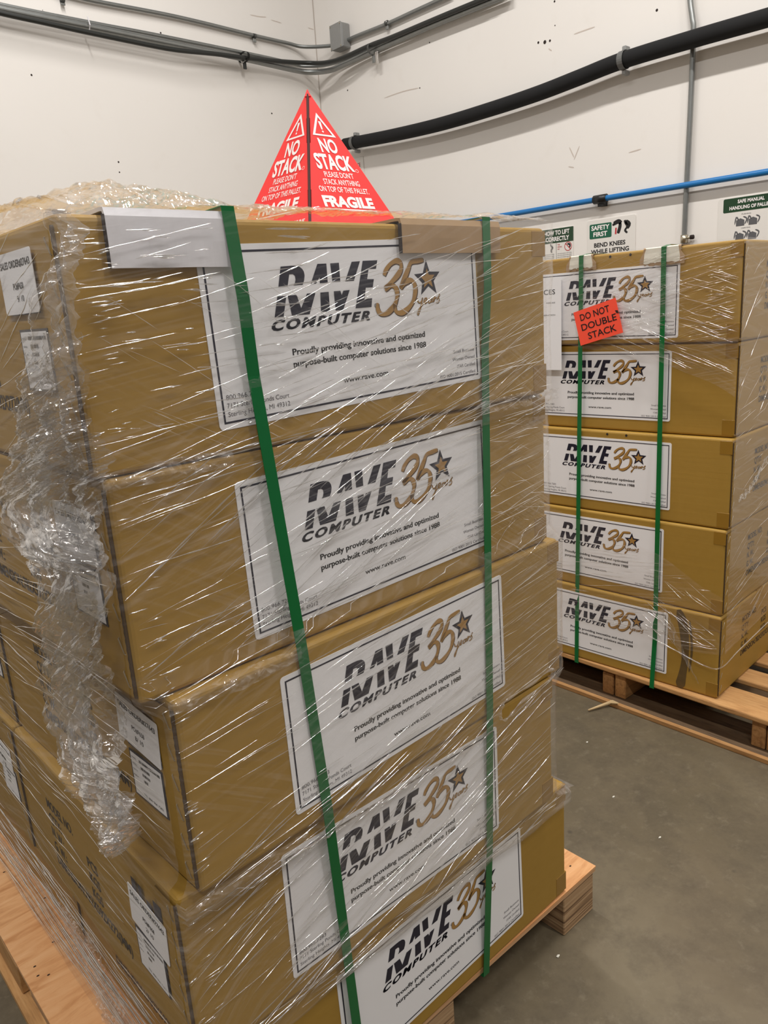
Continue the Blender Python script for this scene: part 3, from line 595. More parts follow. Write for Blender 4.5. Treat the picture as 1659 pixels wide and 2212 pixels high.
# ------------------------------------------------------------------ far pallet
fp = empty('wooden_pallet', (2.4, .45, 0)); tag(fp, 'old softwood pallet with dark worn boards under the far stack', 'pallet')
FZ = FL+BZ-5*P
FY0, FY1 = -.075, .975
x = 1.80; k = 0
for w in (.135, .09, .09, .12, .09, .09, .135):
    o = mobj('deck_board', frombm(box_bm(-w/2, w/2, -(FY1-FY0)/2, (FY1-FY0)/2, -.0085, .0, .0015, 1)), PINE, fp); o.location = Vector((x+w/2, (FY0+FY1)/2, FZ))-fp.location; o.scale = (1, 1, 1.9)
    x += w+.0625; k += 1
for y in (.02, .475, .93):
    o = mobj('stringer', frombm(box_bm(-.59, .59, -.020, .020, 0, FZ-.016-.016, .003, 1)), PINE_X, fp); o.location = Vector((2.408, y, .016))-fp.location
for y in (-.025, .522):
    o = mobj('stringer_splint', frombm(box_bm(-.10, .10, -.021, .021, 0, FZ-.045, .004, 2)), PINE_X, fp); o.location = Vector((1.918, y, .016))-fp.location
for x0, w in ((1.79, .15), (2.12, .10), (2.40, .10), (2.68, .10), (2.87, .13)):
    o = mobj('bottom_board', frombm(box_bm(0, w, FY0, FY1, 0, .016, .0015, 1)), PINE_DARK if x0 > 1.8 else PINE_DARK, fp); o.location = Vector((x0, 0, 0))-fp.location
part('bottom_board', 1.774, 1.7895, FY0, FY1, 0, .0155, PINE, fp)
# broken splinter sticking out at the stringer
PALE = plain('raw_split_wood', srgb(214, 186, 140), .7, 0, .2, 60)
sp = empty('wood_splinter', (1.76, .53, 0)); tag(sp, 'pale split wood splinter on the floor beside the far pallet', 'splinter')
a = cast(1271, 1533, (0, 0, .008), (0, 0, 1)); b = cast(1322, 1517, (0, 0, .012), (0, 0, 1)); c = cast(1332, 1500, (1.772, 0, 0), (1, 0, 0))
a.z = .0062
mobj('shaft', frombm(tube([a-sp.location, (a+b)/2+Vector((0, 0, .001))-sp.location, b+Vector((-.004, 0, .002))-sp.location], lambda t: .0030+.0035*t, 7), True), PALE, sp)
mobj('torn_end', frombm(tube([b+Vector((-.004, 0, .002))-sp.location, b+Vector((-.012, -.03, .012))-sp.location], lambda t: .009-.006*t, 5)), PALE, sp)
for i, (px, py, l) in enumerate(((1268, 1604, 'tiny pale wood chip on the floor below the splinter'), (1325, 1722, 'tiny pale chip on the floor right of the near stack'), (1205, 2066, 'small pale crumb on the floor by the front pallet block'), (1425, 1810, 'tiny pale fleck farther out on the bare floor'))):
    p = cast(px, py, (0, 0, 0), (0, 0, 1)); bm = bmesh.new(); bmesh.ops.create_icosphere(bm, subdivisions=1, radius=.0032)
    for v in bm.verts: v.co = Vector((v.co.x*1.6, v.co.y*.8, max(0, (v.co.z+.003))*.6)); v.co += Vector((noise.noise(v.co*300+Vector((i, 0, 0))), noise.noise(v.co*270), 0))*.002
    tag(mobj('wood_chip', frombm(bm), TORN, None, (p.x, p.y, 0)), l, 'debris')
# ------------------------------------------------------------------ strapping
def front_y(z, x):
    """outermost face of the near stack at height z (world), position x"""
    y = 9
    for i, (bx, by, a) in enumerate(main):
        zt, zb = FL-i*P, FL-(i+1)*P
        if zb-.006 <= z <= zt+.006 and bx-.03 <= x <= bx+W+.05: y = min(y, by+(x-bx)*math.tan(a))
    return y if y < 9 else .02
def hull_y(pts):
    out = []
    for z, y in pts:
        while len(out) >= 2 and (out[-1][1]-out[-2][1])*(z-out[-2][0]) >= (y-out[-2][1])*(out[-1][0]-out[-2][0]): out.pop()
        out.append((z, y))
    return out
def band(path, wdir, w, th=.0009):
    bm = bmesh.new(); L = []
    for p, wd in path:
        L.append((bm.verts.new(p-wd*w/2), bm.verts.new(p+wd*w/2)))
    for a, b in zip(L, L[1:]+L[:1]): bm.faces.new((a[0], a[1], b[1], b[0]))
    bmesh.ops.recalc_face_normals(bm, faces=bm.faces[:]); bmesh.ops.solidify(bm, geom=bm.faces[:], thickness=-th); return bm
def main_strap(xt, xb, label):
    X = lambda z: xb+(xt-xb)*z/FL
    zs = [ZP-.014+ (FL+.002-ZP+.014)*k/60 for k in range(61)]
    pts = [(z, front_y(z, X(z))) for z in zs]; pts[0] = (zs[0], PY0-.002); h = hull_y(pts)
    dd = []
    for (za, ya), (zb_, yb_) in zip(h, h[1:]):
        for q in range(6): dd.append((za+(zb_-za)*q/6, ya+(yb_-ya)*q/6))
    dd.append(h[-1]); h = [(z, y-(.0035+.0095*max(0, min(1, (z-FL+.14)/.07)))) for z, y in dd]
    px = Vector((1, 0, 0)); yb = 1.25
    path = [(Vector((X(z), y, z)), px) for z, y in h]
    path[-1] = (Vector((X(FL), h[-1][1]+.004, FL+.0095)), px)
    path += [(Vector((xt, .30, FL+.0020)), px), (Vector((xt, .9, FL+.0020)), px), (Vector((xt, yb, FL+.002)), px), (Vector((xb, yb+.004, ZP-.015)), px), (Vector((xb, .6, ZP-.0145)), px)]
    o = mobj('strapping_band', frombm(band(path, px, .0165)), GREEN_STRAP); tag(o, label, 'strap'); return o
main_strap(.190, .287, 'left green plastic strap down the front of the near stack')
main_strap(.628, .588, 'right green plastic strap down the front of the near stack')
def far_strap(yt, yb, label):
    py = Vector((0, 1, 0)); path = []
    fx = lambda z, y: 1.8508-.05*(y-.15)-.0045*((FL-z)/P)-.002
    zb = FZ-.018
    n = 8
    for k in range(n+1):
        z = zb+(FL+BZ-zb)*k/n; y = yb+(yt-yb)*k/n; path.append((Vector((fx(z, y)-(.004 if k < n-0 else .006), y, z)), py))
    path[0] = (Vector((1.7985, yb, zb)), py)
    path += [(Vector((1.86, yt, FL+BZ+.006)), py), (Vector((2.2, yt, FL+BZ+.002)), py), (Vector((2.50, yt, FL+BZ+.002)), py), (Vector((2.50, yb, zb)), py)]
    o = mobj('strapping_band', frombm(band(path, py, .0150)), GREEN_STRAP); tag(o, label, 'strap'); return o
far_strap(.630, .634, 'left green plastic strap on the far stack, under the orange sticker')
far_strap(.366, .350, 'right green plastic strap on the far stack, right of the orange sticker')
# ------------------------------------------------------------------ edge boards
def angle_board(x0, x1, drop, depth, y, mat, label, th=.004, rag=0, fold=False, edge=None):
    e = empty('edge_board', (x0, y, FL)); tag(e, label, 'edge protector'); n = 14; bm = bmesh.new(); w = x1-x0
    prof = [(-.0005, -drop), (-.0008, -drop*.5), (-.0006, -.004), (.0012, .0012), (.006, .0018), (depth*.5, .0012), (depth, .0010)]
    rows = []
    for i in range(n+1):
        u = w*i/n; r = [bm.verts.new((u, a-(.002*math.sin(i*.9) if j == 0 else 0)*.4, b)) for j, (a, b) in enumerate(prof)]; rows.append(r)
    for a, b in zip(rows, rows[1:]):
        for j in range(len(prof)-1): bm.faces.new((a[j], b[j], b[j+1], a[j+1]))
    bmesh.ops.recalc_face_normals(bm, faces=bm.faces[:])
    bmesh.ops.solidify(bm, geom=bm.faces[:], thickness=-th); mobj('folded_board', frombm(bm), mat, e)
    m_ = mobj('dark_edge', frombm(box_bm(-.0016, -.0002, -th-.0006, .0008, -drop, -.002)), edge or HOLE, e)
    if fold: mobj('curled_end', frombm(tube([Vector((w-.012, -.006, -drop*.98)), Vector((w+.004, -.013, -drop*.55)), Vector((w+.002, -.008, -drop*.2))], lambda t: .007+.004*math.sin(math.pi*t), 8), True), mat, e)
    return e
angle_board(.048, .199, .054, .07, -.0042, WCARD, 'white edge board folded over the top left of the near stack')
angle_board(.456, .660, .040, .06, -.0042, BCARD, 'brown edge board folded over the top right of the near stack')
def torn_board(yl, yr, drop, label):
    fx = 1.8508-.05*((yl+yr)/2-.15)-.0024
    e = empty('edge_board', (fx, yl, FL+BZ)); tag(e, label, 'edge protector'); w = yl-yr; n = 22
    for nm, sc_, dd, mt in (('torn_backing', 1.0, 0, BCARD), ('folded_board', .93, -.003, TORN)):
        bm = bmesh.new(); rows = []
        for i in range(n+1):
            t = i/n; a = w*((1-sc_)/2+sc_*t); spread = .012 if nm == 'torn_backing' else .0
            r = []
            for j, (ox, oz) in enumerate(((-.0012, -1), (-.0016, -.66), (-.0012, -.33), (-.0015, -.02), (.002, .0022), (.05, .0022))):
                dz = oz*drop if oz < 0 else oz
                edge = (.004*noise.noise(Vector((t*9, j*1.7, sc_*9)))+.003*noise.noise(Vector((t*31, j*3, 2)))) if (j == 0) else 0
                side = (.006*noise.noise(Vector((j*2.1, sc_*7, 5 if i == 0 else 8)))) if i in (0, n) else 0
                flare = (spread+.004)*(1 if j <= 1 else .3)*(t-.5)*2
                r.append(bm.verts.new((ox+dd*.4, -(a+side+flare), dz+edge-(.006 if nm == 'torn_backing' and j == 0 else 0))))
            rows.append(r)
        for a, b in zip(rows, rows[1:]):
            for j in range(5): bm.faces.new((a[j], a[j+1], b[j+1], b[j]))
        bmesh.ops.recalc_face_normals(bm, faces=bm.faces[:]); bmesh.ops.solidify(bm, geom=bm.faces[:], thickness=.0012); mobj(nm, frombm(bm), mt, e)
    return e
torn_board(.672, .596, .037, 'torn white edge board under the left strap of the far stack')
torn_board(.427, .322, .042, 'torn white edge board under the right strap of the far stack')
# white sheet and orange sticker on the far stack
e = empty('paper_sheet', (1.812, .838, FL-.046)); tag(e, 'white paper sheet taped to the far stack, half hidden by the near stack', 'paper')
uy = Vector((.05, -1, 0)).normalized(); fr = ((0, 0, 0), uy, (0, 0, 1))
Flat().rect(0, -.290, .140, 0).obj('sheet', fr, PAPER, e, .009, .0004); Flat().text('SERVICES', .012, .118, -.052, .015).text('GENERATION', .060, .118, -.118, .004).text('MOBILE AND', .085, .118, -.080, .004).obj('printed_text', fr, BLACK, e, .0094)
p1 = cast(1243, 675, (1.824, .6, 0), (1, .05, 0)); p2 = cast(1334, 643, (1.824, .6, 0), (1, .05, 0)); an = math.atan2((p2-p1).z, math.hypot((p2-p1).x, (p2-p1).y))
e = empty('warning_sticker', p1); tag(e, 'tilted fluorescent orange sticker reading DO NOT DOUBLE STACK on the far stack', 'sticker')
U = (uy*math.cos(an)+Vector((0, 0, math.sin(an)))).normalized(); V = (-uy*math.sin(an)+Vector((0, 0, math.cos(an)))).normalized(); fr = ((0, 0, 0), U, V)
w = (p2-p1).length; h = .105
Flat().rect(0, -h, w, 0).obj('sheet', fr, ORANGE, e, .012, .0005)
Flat().text('DO NOT', w*.13, w*.82, -h*.31, h*.19, .012).text('DOUBLE', w*.11, w*.93, -h*.60, h*.19, .012).text('STACK', w*.22, w*.88, -h*.89, h*.19, .012).obj('printed_text', fr, BLACK, e, .0124)
Flat().poly([(w*.93, -h*.33), (w*.99, -h*.35), (w*1.0, -h*.44), (w*.95, -h*.42)]).obj('dark_mark', fr, HOLE, e, .0125)
# ------------------------------------------------------------------ red cone
CX, CY, S, HC = .5255, .260, .203, .227
cz = FL+.0008
e = empty('warning_cone', (CX, CY, cz), math.radians(-37.7-5.5+45+0)); tag(e, 'red cardboard pyramid reading NO STACK and FRAGILE on top of the near stack', 'cone')
hs = S/2; apex = Vector((0, 0, HC)); base = [Vector((-hs, -hs, 0)), Vector((hs, -hs, 0)), Vector((hs, hs, 0)), Vector((-hs, hs, 0))]
for k in range(4):
    a, b = base[k], base[(k+1) % 4]; mid = (a+b)/2; U = (b-a).normalized(); V = (apex-mid).normalized(); L = (apex-mid).length; fr = (mid, U, V)
    f = Flat(); hw = S/2
    left = [(-hw, 0)]; right = [(hw, 0)]
    if k in (0, 3):   # the joint along the near edge is stepped
        sgn = 1 if k == 3 else -1; js = []
        for t, d in ((0, .001), (.18, .001), (.182, .0035), (.30, .0035), (.302, .001), (.62, .0012), (.625, .004), (.80, .0035), (.803, .001), (1, 0)):
            js.append((sgn*(hw*(1-t)-d-.0006), L*t))
        f.poly(([(-hw, 0)]+js) if sgn == 1 else ([(hw, 0)]+js)[::-1])
    else: f.poly([(-hw, 0), (hw, 0), (0, L)])
    f.obj('cone_panel', fr, RED, e, 0, .002)
    q = Flat(); s_ = S
    def bx(v): return hw*(1-v/L)
    for a_, b_ in (((0, .845*L), (-.0235, .682*L)), ((-.0235, .682*L), (.0235, .682*L)), ((.0235, .682*L), (0, .845*L))):
        w_ = lambda p_: (p_[0]*.74, (p_[1]-.735*L)*.74+.733*L)
        q.poly([a_, b_, w_(b_), w_(a_)])
    q.poly([(-.0026, .785*L), (.0026, .785*L), (.0013, .728*L), (-.0013, .728*L)]).disc(0, .714*L, .0018, 10)
    q.text('NO', -.0175, .0175, .570*L, .092*L, .03).text('STACK', -.0385, .0385, .452*L, .100*L, .035).hoop(.0425, .455*L, .003, .0006, 14)
    q.text("PLEASE DON'T", -.030, .030, .396*L, .036*L, .012).text('STACK ANYTHING', -.037, .037, .345*L, .036*L, .012).text('ON TOP OF THIS PALLET.', -.051, .051, .294*L, .036*L, .012)
    q.text('FRAGILE', -.052, .052, .195*L, .068*L, .05).rect(-.052, .172*L, .054, .180*L)
    if k == 3: q.text('ULINE', .054, .080, .085*L, .026*L, .03, .3)
    q.obj('lettering', fr, WHITE_INK, e, .0006)
mobj('dark_joint', frombm(tube([base[0]*.985+Vector((0, 0, .001)), apex*.985], .0022, 6)), RED_DARK, e)
mobj('tip_tape', frombm(tube([apex*.96+Vector((0, 0, 0)), apex*1.006], lambda t: .006*(1-t)+.001, 4)), RED, e)
# ------------------------------------------------------------------ stretch film
def grid_mesh(nu, nv, fn, keep=None, uvf=None):
    bm = bmesh.new(); uvl = bm.loops.layers.uv.new('UVMap'); P_ = [[None]*(nv+1) for _ in range(nu+1)]; UV = {}
    for i in range(nu+1):
        for j in range(nv+1):
            co_, uv = fn(i/nu, j/nv); v = bm.verts.new(co_); P_[i][j] = v; UV[v] = uv
    for i in range(nu):
        for j in range(nv):
            q = (P_[i][j], P_[i+1][j], P_[i+1][j+1], P_[i][j+1])
            if keep:
                c = sum((v.co for v in q), Vector())/4
                if not keep(c): continue
            f = bm.faces.new(q)
            for lp in f.loops: lp[uvl].uv = UV[lp.vert]
    lo = [v for v in bm.verts if not v.link_faces]
    for v in lo: bm.verts.remove(v)
    return frombm(bm, True)
def lerp_tab(tab, z):
    if z >= tab[0][0]: return tab[0][1]
    for (a, p), (b, q) in zip(tab, tab[1:]):
        if b <= z <= a: t = (a-z)/(a-b); t = t*t*(3-2*t); return p+(q-p)*t
    return tab[-1][1]
XL = [(0, -.006), (-.265, -.006), (-.285, .002), (-.525, .001), (-.555, .026), (-.765, .026), (-.815, .006), (-1.07, .005), (-1.333, .006)]
XR = [(0, .790), (-.50, .799), (-.54, .831), (-.79, .829), (-.82, .806), (-1.055, .806), (-1.075, .872), (-1.333, .872)]
E_ = .012
def yfilm(z, x):
    return min(front_y(max(min(z+d, FL-.004), ZP+.004), x) for d in (-.022, 0, .022))-E_+.003-.0075*max(0, min(1, (z-FL+.15)/.08))
mw = empty('stretch_wrap', (.4, .6, 0)); tag(mw, 'clear wrinkled stretch film wound round the near stack with a crumpled tail', 'stretch film')
o0 = Vector(mw.location)
def pleat(u, v, s=1): return .0012*noise.noise(Vector((u*4, v*60, s)))+.0006*noise.noise(Vector((u*9, v*150, s+4)))
def poly_in(x, z, poly):
    ins = False; n = len(poly)
    for i in range(n):
        x1, z1 = poly[i]; x2, z2 = poly[(i+1) % n]
        if (z1 > z) != (z2 > z) and x < (x2-x1)*(z-z1)/(z2-z1)+x1: ins = not ins
    return ins
hole = []
for px, py in ((1080, 1550), (1086, 1528), (1097, 1512), (1150, 1480), (1196, 1448), (1199, 1464), (1130, 1516), (1104, 1546), (1090, 1556)):
    p = cast(px, py, (0, -.012, 0), (0, 1, 0)); hole.append((p.x, p.z))
def front_fn(s, t):
    zb = FL-1.098; x01 = s
    zt = FL+.004
    z = zt+(zb-zt)*t
    xl = lerp_tab(XL, z-FL); xr = lerp_tab(XR, z-FL)
    x = xl+(xr-xl)*x01
    z2 = z-(.235*max(0, 1-x01/.16)**2)*max(0, (t-.8)/.2)+(.012*noise.noise(Vector((x*9, 3, 1))) if t > .97 else 0)
    r = .012; dx = min(x-xl, xr-x); cr = max(0, 1-dx/r); y = yfilm(z, x)+r*(1-math.sqrt(max(0, 1-cr*cr)))
    y -= pleat(x, z-x*.25)
    return (Vector((x, y, z2))-o0, (x, z))
mobj('front_sheet', grid_mesh(100, 200, front_fn, lambda c: not poly_in(c.x+o0.x, c.z, hole)), FILM, mw)
def side_x(z, y):     # the outermost left face of the near stack at this height
    x = 9
    for i, (bx, by, a) in enumerate(main):
        if FL-(i+1)*P-.012 <= z <= FL-i*P+.012: x = min(x, bx-(y-by)*math.tan(a))
    return x
def left_fn(s, t):
    y = .002+1.25*s; z = FL+.003+(ZP+.003-FL-.003)*t; x = lerp_tab(XL, z-FL)-(.030*max(0, (t-.8)/.2)**1.2)*(-.4+s) - .001
    x = min(x, side_x(z, y)-.006)
    if z-FL < -1.066: x += .022*((z-FL+1.066)/-.267)*(.3+.7*s)
    x -= pleat(y, z+y*.2, 7)*1.6
    return (Vector((x, y, z))-o0, (y, z))
mobj('left_sheet', grid_mesh(110, 150, left_fn), FILM_SIDE, mw)
def right_fn(s, t):
    y = .004+1.24*s; z = FL+.003-(1.075)*t; return (Vector((lerp_tab(XR, z-FL)+pleat(y, z, 9), y, z))-o0, (y, z))
mobj('right_sheet', grid_mesh(40, 80, right_fn), FILM, mw)
def back_fn(s, t):
    z = FL+.003-(1.25)*t; xl = lerp_tab(XL, z-FL); xr = lerp_tab(XR, z-FL); x = xl+(xr-xl)*s; return (Vector((x, 1.253+pleat(x, z, 5), z))-o0, (x, z))
mobj('rear_sheet', grid_mesh(30, 60, back_fn), FILM, mw)
# raised pleats of film
def folds(specs, surf, mat, parent, seed):
    rr = random.Random(seed); bm = bmesh.new(); uvl = bm.loops.layers.uv.new('UVMap')
    for (u0, u1, v0, v1, n, a0, a1, l0, l1, r) in specs:
        for _ in range(n):
            u = rr.uniform(u0, u1); v = rr.uniform(v0, v1); an = math.radians(rr.uniform(a0, a1)); L = rr.uniform(l0, l1)*(.3+.7*rr.random()); k = max(5, int(L/.012)); ph = rr.random()*9
            rad = r*rr.uniform(.5, 1.15); pts = []
            for i in range(k+1):
                t = (i/k-.5)*L; w = .0025*noise.noise(Vector((t*14, ph, 1))); q = surf(u+t*math.cos(an)-w*math.sin(an), v+t*math.sin(an)+w*math.cos(an))
                if q is None: continue
                pts.append(q)
            if len(pts) < 4: continue
            tube(pts, lambda t, rad=rad, ph=ph: rad*(.12+.88*math.sin(math.pi*t)**.7)*(.75+.35*math.sin(t*23+ph)), 6, bm, False)
    return stuff(mobj('film_pleats', frombm(bm, True), mat, parent))
def sf(x, z):
    if not (lerp_tab(XL, z)+.004 < x < lerp_tab(XR, z)-.004) or z > -.002 or z < -1.09 or poly_in(x, z+FL, hole): return None
    return Vector((x, yfilm(z+FL, x)+.0004, z+FL))-o0
folds([(.02, .76, -.25, -.01, 75, 4, 16, .05, .26, .0011), (.02, .30, -.24, -.01, 55, -2, 6, .02, .10, .0014), (.25, .76, -.26, -.05, 60, 14, 26, .06, .30, .0009), (.02, .5, -.25, -.08, 40, -38, -26, .04, .16, .0006),
       (.05, .78, -.29, -.25, 45, 2, 22, .05, .22, .0012), (.02, .78, -.52, -.28, 75, 3, 14, .08, .42, .0010), (.02, .45, -.50, -.27, 40, 22, 31, .10, .40, .0012), (.6, .8, -.52, -.28, 45, -35, 45, .03, .12, .0008),
       (.04, .82, -.80, -.54, 80, 2, 14, .06, .35, .0009), (.1, .82, -.84, -.76, 50, 5, 26, .06, .25, .0013), (.02, .80, -1.06, -.80, 60, 6, 20, .06, .35, .0011), (.02, .6, -1.06, -.84, 45, 20, 32, .08, .30, .0011),
       (.1, .80, -1.09, -1.05, 55, -3, 14, .05, .25, .0014), (.0, .05, -1.0, -.02, 120, -6, 18, .012, .04, .0011)], sf, FOLD, mw, 3)
def sl(y, z):   # y runs back along the left side
    if not (.01 < y < 1.24) or z > -.004 or z < -1.32: return None
    t = (z-.003)/(ZP-FL); return left_fn(y/1.25, max(0, min(1, t)))[0]+Vector((-.0004, 0, 0))
folds([(.0, 1.2, -.25, -.01, 60, -30, -12, .06, .35, .0009), (.0, 1.2, -.55, -.25, 60, -16, 4, .08, .45, .0009), (.0, 1.2, -.85, -.50, 60, -8, 6, .1, .5, .0009), (.0, 1.2, -1.32, -.80, 70, -6, 5, .12, .6, .0010), (.0, 1.2, -1.32, -1.06, 90, -4, 4, .12, .7, .0013)], sl, FOLD, mw, 5)
# hole rim
rim = [sf(min(x, .80), max(z-FL, -1.05)+.0) for x, z in hole]; rim = []
for x, z in hole: rim.append(Vector((x, yfilm(z, min(x, .79))-.002, z))-o0)
rim.append(rim[0].copy())
mobj('rolled_rim', frombm(tube(smooth_path(rim, 6), lambda t: .0022+.0014*math.sin(t*60), 7, None, False), True), CRUMPLE, mw)
# crumpled sheets
def crump(name, nu, nv, fn, amp, seed, parent, mat=None, pl=(9, 2)):
    def g(s, t):
        p, n, uv = fn(s, t)
        q = Vector((uv[0], uv[1], seed)); d = amp*(1.2*noise.noise(q*pl[0])+.9*abs(noise.noise(q*pl[0]*2.1))+.5*abs(noise.noise(q*pl[0]*4.7))+.10*noise.noise(q*pl[0]*9))
        return (p+n*d-Vector(parent.location), uv)
    return mobj(name, grid_mesh(nu, nv, g), mat or CRUMPLE, parent)
rows = [((112, 455), (135, 455)), ((105, 520), (152, 520)), ((100, 620), (160, 620)), ((95, 760), (163, 760)), ((68, 880), (172, 890)), ((38, 990), (205, 1000)), ((30, 1080), (216, 1100)), ((62, 1180), (228, 1180)), ((104, 1250), (232, 1260)), ((118, 1400), (238, 1400)),
        ((120, 1500), (240, 1500)), ((142, 1600), (258, 1600)), ((166, 1680), (270, 1670)), ((212, 1750), (293, 1745)), ((245, 1800), (288, 1800)), ((262, 1834), (276, 1836))]
R3 = []
for k, (a, b) in enumerate(rows):
    xo = -.020 if k not in (9, 10, 11, 12) else -.012
    if k >= 12: xo = -.022
    R3.append((cast(a[0], a[1], (xo, 0, 0), (1, 0, 0)), cast(b[0], b[1], (xo, 0, 0), (1, 0, 0))))
Lp = smooth_path([r[0] for r in R3], 8); Rp = smooth_path([r[1] for r in R3], 8)
def tail_fn(s, t):
    i = t*(len(Lp)-1); k = min(int(i), len(Lp)-2); f = i-k; a = Lp[k].lerp(Lp[k+1], f); b = Rp[k].lerp(Rp[k+1], f)
    s2 = s+.05*noise.noise(Vector((s*3, t*14, 4))); p = a.lerp(b, s2); p.y = p.y+.0
    if p.y < .004: p.x += min(.008, (.004-p.y)*.2)
    p += Vector((-.010*math.sin(s*math.pi*5+6*noise.noise(Vector((t*5, s, 1)))), 0, 0))
    return p, Vector((-1, -.25, .1)).normalized(), (a.y+(b-a).length*s, a.z)
crump('crumpled_tail', 60, 300, tail_fn, .016, 3.1, mw, None, (18, 2))
crump('crumpled_tail', 44, 220, lambda s, t: (lambda r: (r[0]+Vector((-.010, .0, 0)), r[1], (r[2][0]*1.3+2, r[2][1])))(tail_fn(.12+s*.7, .18+t*.80)), .013, 9.7, mw, None, (24, 2))
# flying flap at the left of the tail
fl = [(cast(a[0], a[1], (-.03, 0, 0), (1, 0, 0)), cast(b[0], b[1], (-.03, 0, 0), (1, 0, 0))) for a, b in (((60, 960), (110, 930)), ((35, 1040), (110, 1020)), ((20, 1075), (110, 1100)), ((55, 1150), (125, 1160)), ((75, 1185), (130, 1200)), ((105, 1222), (120, 1228)))]
fL = smooth_path([a for a, b in fl], 6); fR = smooth_path([b for a, b in fl], 6)
def flap_fn(s, t):
    i = t*(len(fL)-1); k = min(int(i), len(fL)-2); f = i-k; a = fL[k].lerp(fL[k+1], f); b = fR[k].lerp(fR[k+1], f); return a.lerp(b, s), Vector((-1, 0, 0)), (a.y*1.2+s*.1, a.z)
crump('film_flap', 40, 60, flap_fn, .018, 5.5, mw, None, (16, 2))
DT = [(-.035, .010), (-.01, .013), (.022, .031), (.039, .044), (.06, .052), (.098, .057), (.125, .054), (.169, .045), (.23, .032), (.276, .020), (.33, .012)]
def dome_h(x):
    if x <= DT[0][0]: return DT[0][1]
    for (a, p), (b, q) in zip(DT, DT[1:]):
        if a <= x <= b: return p+(q-p)*(x-a)/(b-a)
    return DT[-1][1]
def dome_fn(s, t):
    x = -.012+.34*s; y = -.006+.36*t; e2 = min(1, t/.30)**.6*min(1, (1-t)/.5)**.5; h = dome_h(x)*1.0*e2+.001; return Vector((x, y, FL+.004+h*.66)), Vector((0, -.3, 1)).normalized(), (x, y)
crump('crumpled_top', 110, 80, dome_fn, .010, 1.3, mw, None, (16, 2))
def dome2_fn(s, t):
    x = -.010+.20*s; y = .30+.75*t; return Vector((x, y, FL+.010+.018*math.sin(math.pi*t)*math.sin(math.pi*min(1, s+.15)))), Vector((-.3, 0, 1)).normalized(), (x, y)
crump('crumpled_top', 60, 110, dome2_fn, .009, 4.4, mw, None, (14, 2))
def fringe_fn(s, t):
    x = .16+.64*s; h = .007+.005*noise.noise(Vector((x*11, 0, 3)))+.006*math.exp(-((x-.70)/.05)**2)+.002*math.exp(-((x-.42)/.1)**2); a = t*math.pi*.62
    return Vector((x, -.010+.09*t, FL+.009+h*math.sin(a)*1.15)), Vector((0, -.5, 1)).normalized(), (x, t*.12)
crump('top_fringe', 170, 18, fringe_fn, .003, 8.2, mw, None, (30, 2))
def ledge_fn(s, t):    # film gathered across the joint under the left corner of each carton
    return None
for (x0, x1, z, yk) in ((.0, .16, -.268, -.006), (.028, .22, -.535, -.012), (.008, .20, -.802, -.03), (.60, .80, -.268, -.006)):
    def fn(s, t, x0=x0, x1=x1, z=z):
        x = x0+(x1-x0)*s; zz = FL+z+.016*(t-.5)*(1.6-abs(s-.5)); return Vector((x, yfilm(zz, min(x, .79))-.0015, zz)), Vector((0, -1, .2)), (x, zz*3)
    crump('gathered_film', 60, 10, fn, .0045, x0*9+z, mw, None, (34, 2))
# low crumpled strip on the plywood
lo = [(cast(a, b, (0, 0, ZP+.02), (0, 0, 1)), cast(c, d, (0, 0, ZP+.05), (0, 0, 1))) for a, b, c, d in ((122, 1925, 140, 1918), (140, 1990, 172, 1975), (165, 2050, 205, 2030), (190, 2110, 225, 2090), (215, 2170, 262, 2160), (240, 2235, 295, 2225))]
lL = smooth_path([a for a, b in lo], 6); lR = smooth_path([b for a, b in lo], 6)
def low_fn(s, t):
    i = t*(len(lL)-1); k = min(int(i), len(lL)-2); f = i-k; a = lL[k].lerp(lL[k+1], f); b = lR[k].lerp(lR[k+1], f); return a.lerp(b, s), Vector((-1, 0, .5)).normalized(), (s*.08, a.y)
crump('crumpled_foot', 26, 150, low_fn, .009, 6.6, mw, None, (30, 2))
# --- far stack film
fwp = empty('stretch_wrap', (2.1, .5, 0)); tag(fwp, 'clear stretch film round the far stack, torn at its lower corner', 'stretch film'); o1 = Vector(fwp.location)
C_, S_ = math.cos(BA), math.sin(BA)
def fpt(x, y, z): # far stack local: x 0..W along the front (W = right), y depth, z from top
    dx = x-W; return Vector((BX+dx*C_-y*S_, BY+dx*S_+y*C_, FL+BZ+z))
def yoff(z): return min(.0098, min(0, 0)) + lerp_tab([(0, 0), (-.25, 0), (-.28, -.002), (-.53, -.008), (-.8, -.015), (-1.07, -.0245), (-1.33, -.0245)], z)-.010
def ff1(s, t):
    x = W*s*1.004; zb = -.265-.15*s**3-.012*noise.noise(Vector((s*8, 1, 1))); z = .003+(zb-.003)*t; p = fpt(x, yoff(z)-pleat(x, z, 2), z); return (p-o1, (x, z))
mobj('front_sheet', grid_mesh(90, 50, ff1), FILM_BACK, fwp)
def ff2(s, t):
    x = W*s*1.004; zt = -.80-.20*s**2+.01*noise.noise(Vector((s*6, 5, 1))); zb = -1.20+.02*s+.015*noise.noise(Vector((s*5, 8, 1))); z = zt+(zb-zt)*t; p = fpt(x, yoff(z)-pleat(x, z, 2), z); return (p-o1, (x, z))
mobj('front_sheet', grid_mesh(90, 50, ff2), FILM_BACK, fwp)
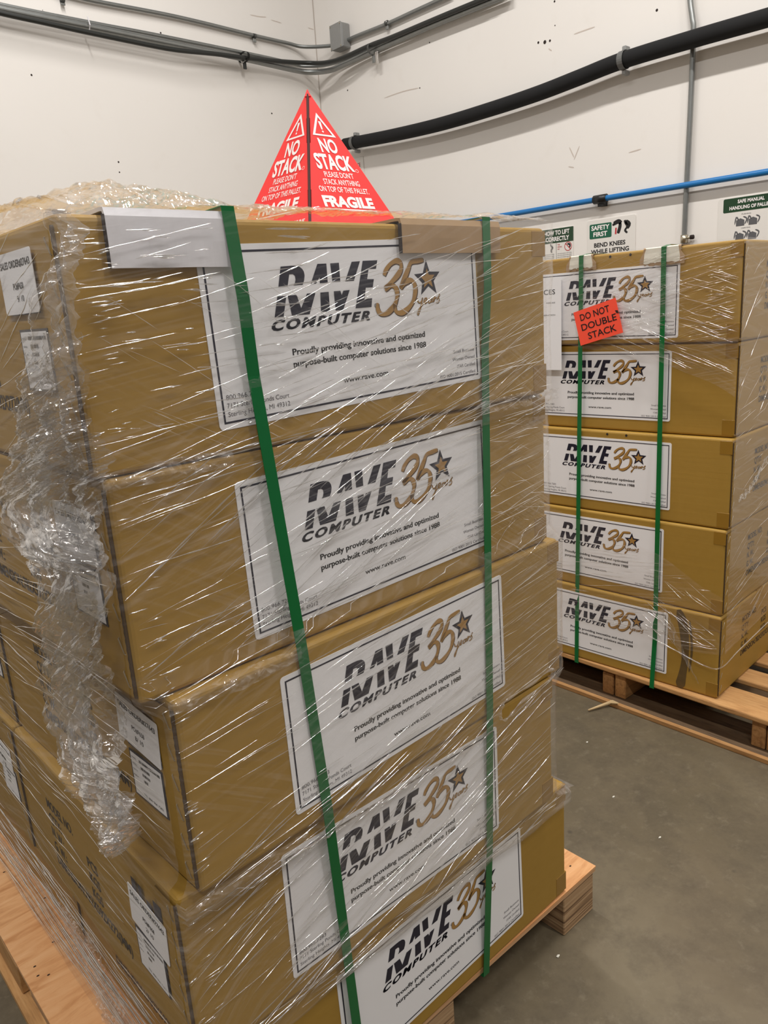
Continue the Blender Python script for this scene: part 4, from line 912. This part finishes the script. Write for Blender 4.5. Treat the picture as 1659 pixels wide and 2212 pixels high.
def fs(s, t):
    y = -.008+.63*s; z = .003-(1.19-.05*s)*t; p = fpt(W+.009+pleat(y, z+.3*y, 3), y, z); return (p-o1, (y, z))
mobj('side_sheet', grid_mesh(60, 120, fs), FILM_SIDE, fwp)
def sb(x, z):
    if not (0.01 < x < W-.003) or z > -.003: return None
    if -.80 < z+.2*(x/W)**2 and z < -.265-.15*(x/W)**3: return None
    if z < -1.19: return None
    return fpt(x, yoff(z)-.0003, z)-o1
folds([(.3, .78, -.25, -.02, 90, 8, 18, .05, .3, .0009), (.4, .78, -.34, -.08, 70, -24, -14, .05, .22, .0012), (.3, .78, -1.18, -.86, 60, 2, 14, .05, .3, .0011), (.55, .75, -1.18, -1.0, 30, -45, -20, .04, .16, .0013), (.70, .77, -.26, -.01, 60, 0, 18, .01, .05, .0010)], sb, FOLD, fwp, 11)
def ss(y, z):
    if not (.002 < y < .6) or z > -.003 or z < -1.14: return None
    return fpt(W+.0095, y, z)-o1
folds([(0, .6, -.5, -.02, 50, 25, 60, .05, .25, .0008), (0, .6, -1.14, -.4, 80, 8, 32, .06, .35, .0008)], ss, FOLD, fwp, 12)
def dg(s, t):   # torn diagonal rope of film at the lower right of the far stack
    x = .60+.13*t+.012*(s-.5)*3*(1-t); z = -1.09-.20*t+.02*s*(1-t); return fpt(x, yoff(z)-.004, z), Vector((-1, 0, .2)), (s*.03, x*2)
crump('torn_rope', 10, 90, dg, .006, 2.2, fwp, None, (40, 2))
def sg(s, t):
    y = .02+.35*t; z = -.62-.10*math.cos(t*2.5)+.02*s; return fpt(W+.014, y, z), Vector((0, -1, 0)), (s*.03, y*2)
crump('gathered_film', 10, 90, sg, .006, 4.2, fwp, None, (30, 2))
mobj('film_cord', frombm(tube(smooth_path([fpt(.56, yoff(-1.2)-.004, -1.175), fpt(.65, yoff(-1.2)-.004, -1.20), fpt(.74, yoff(-1.2)-.004, -1.225), fpt(.79, -.03, -1.222), fpt(.797, .10, -1.205), fpt(.795, .5, -1.19)], 8), .0022, 6), True), CRUMPLE, fwp).location = -o1
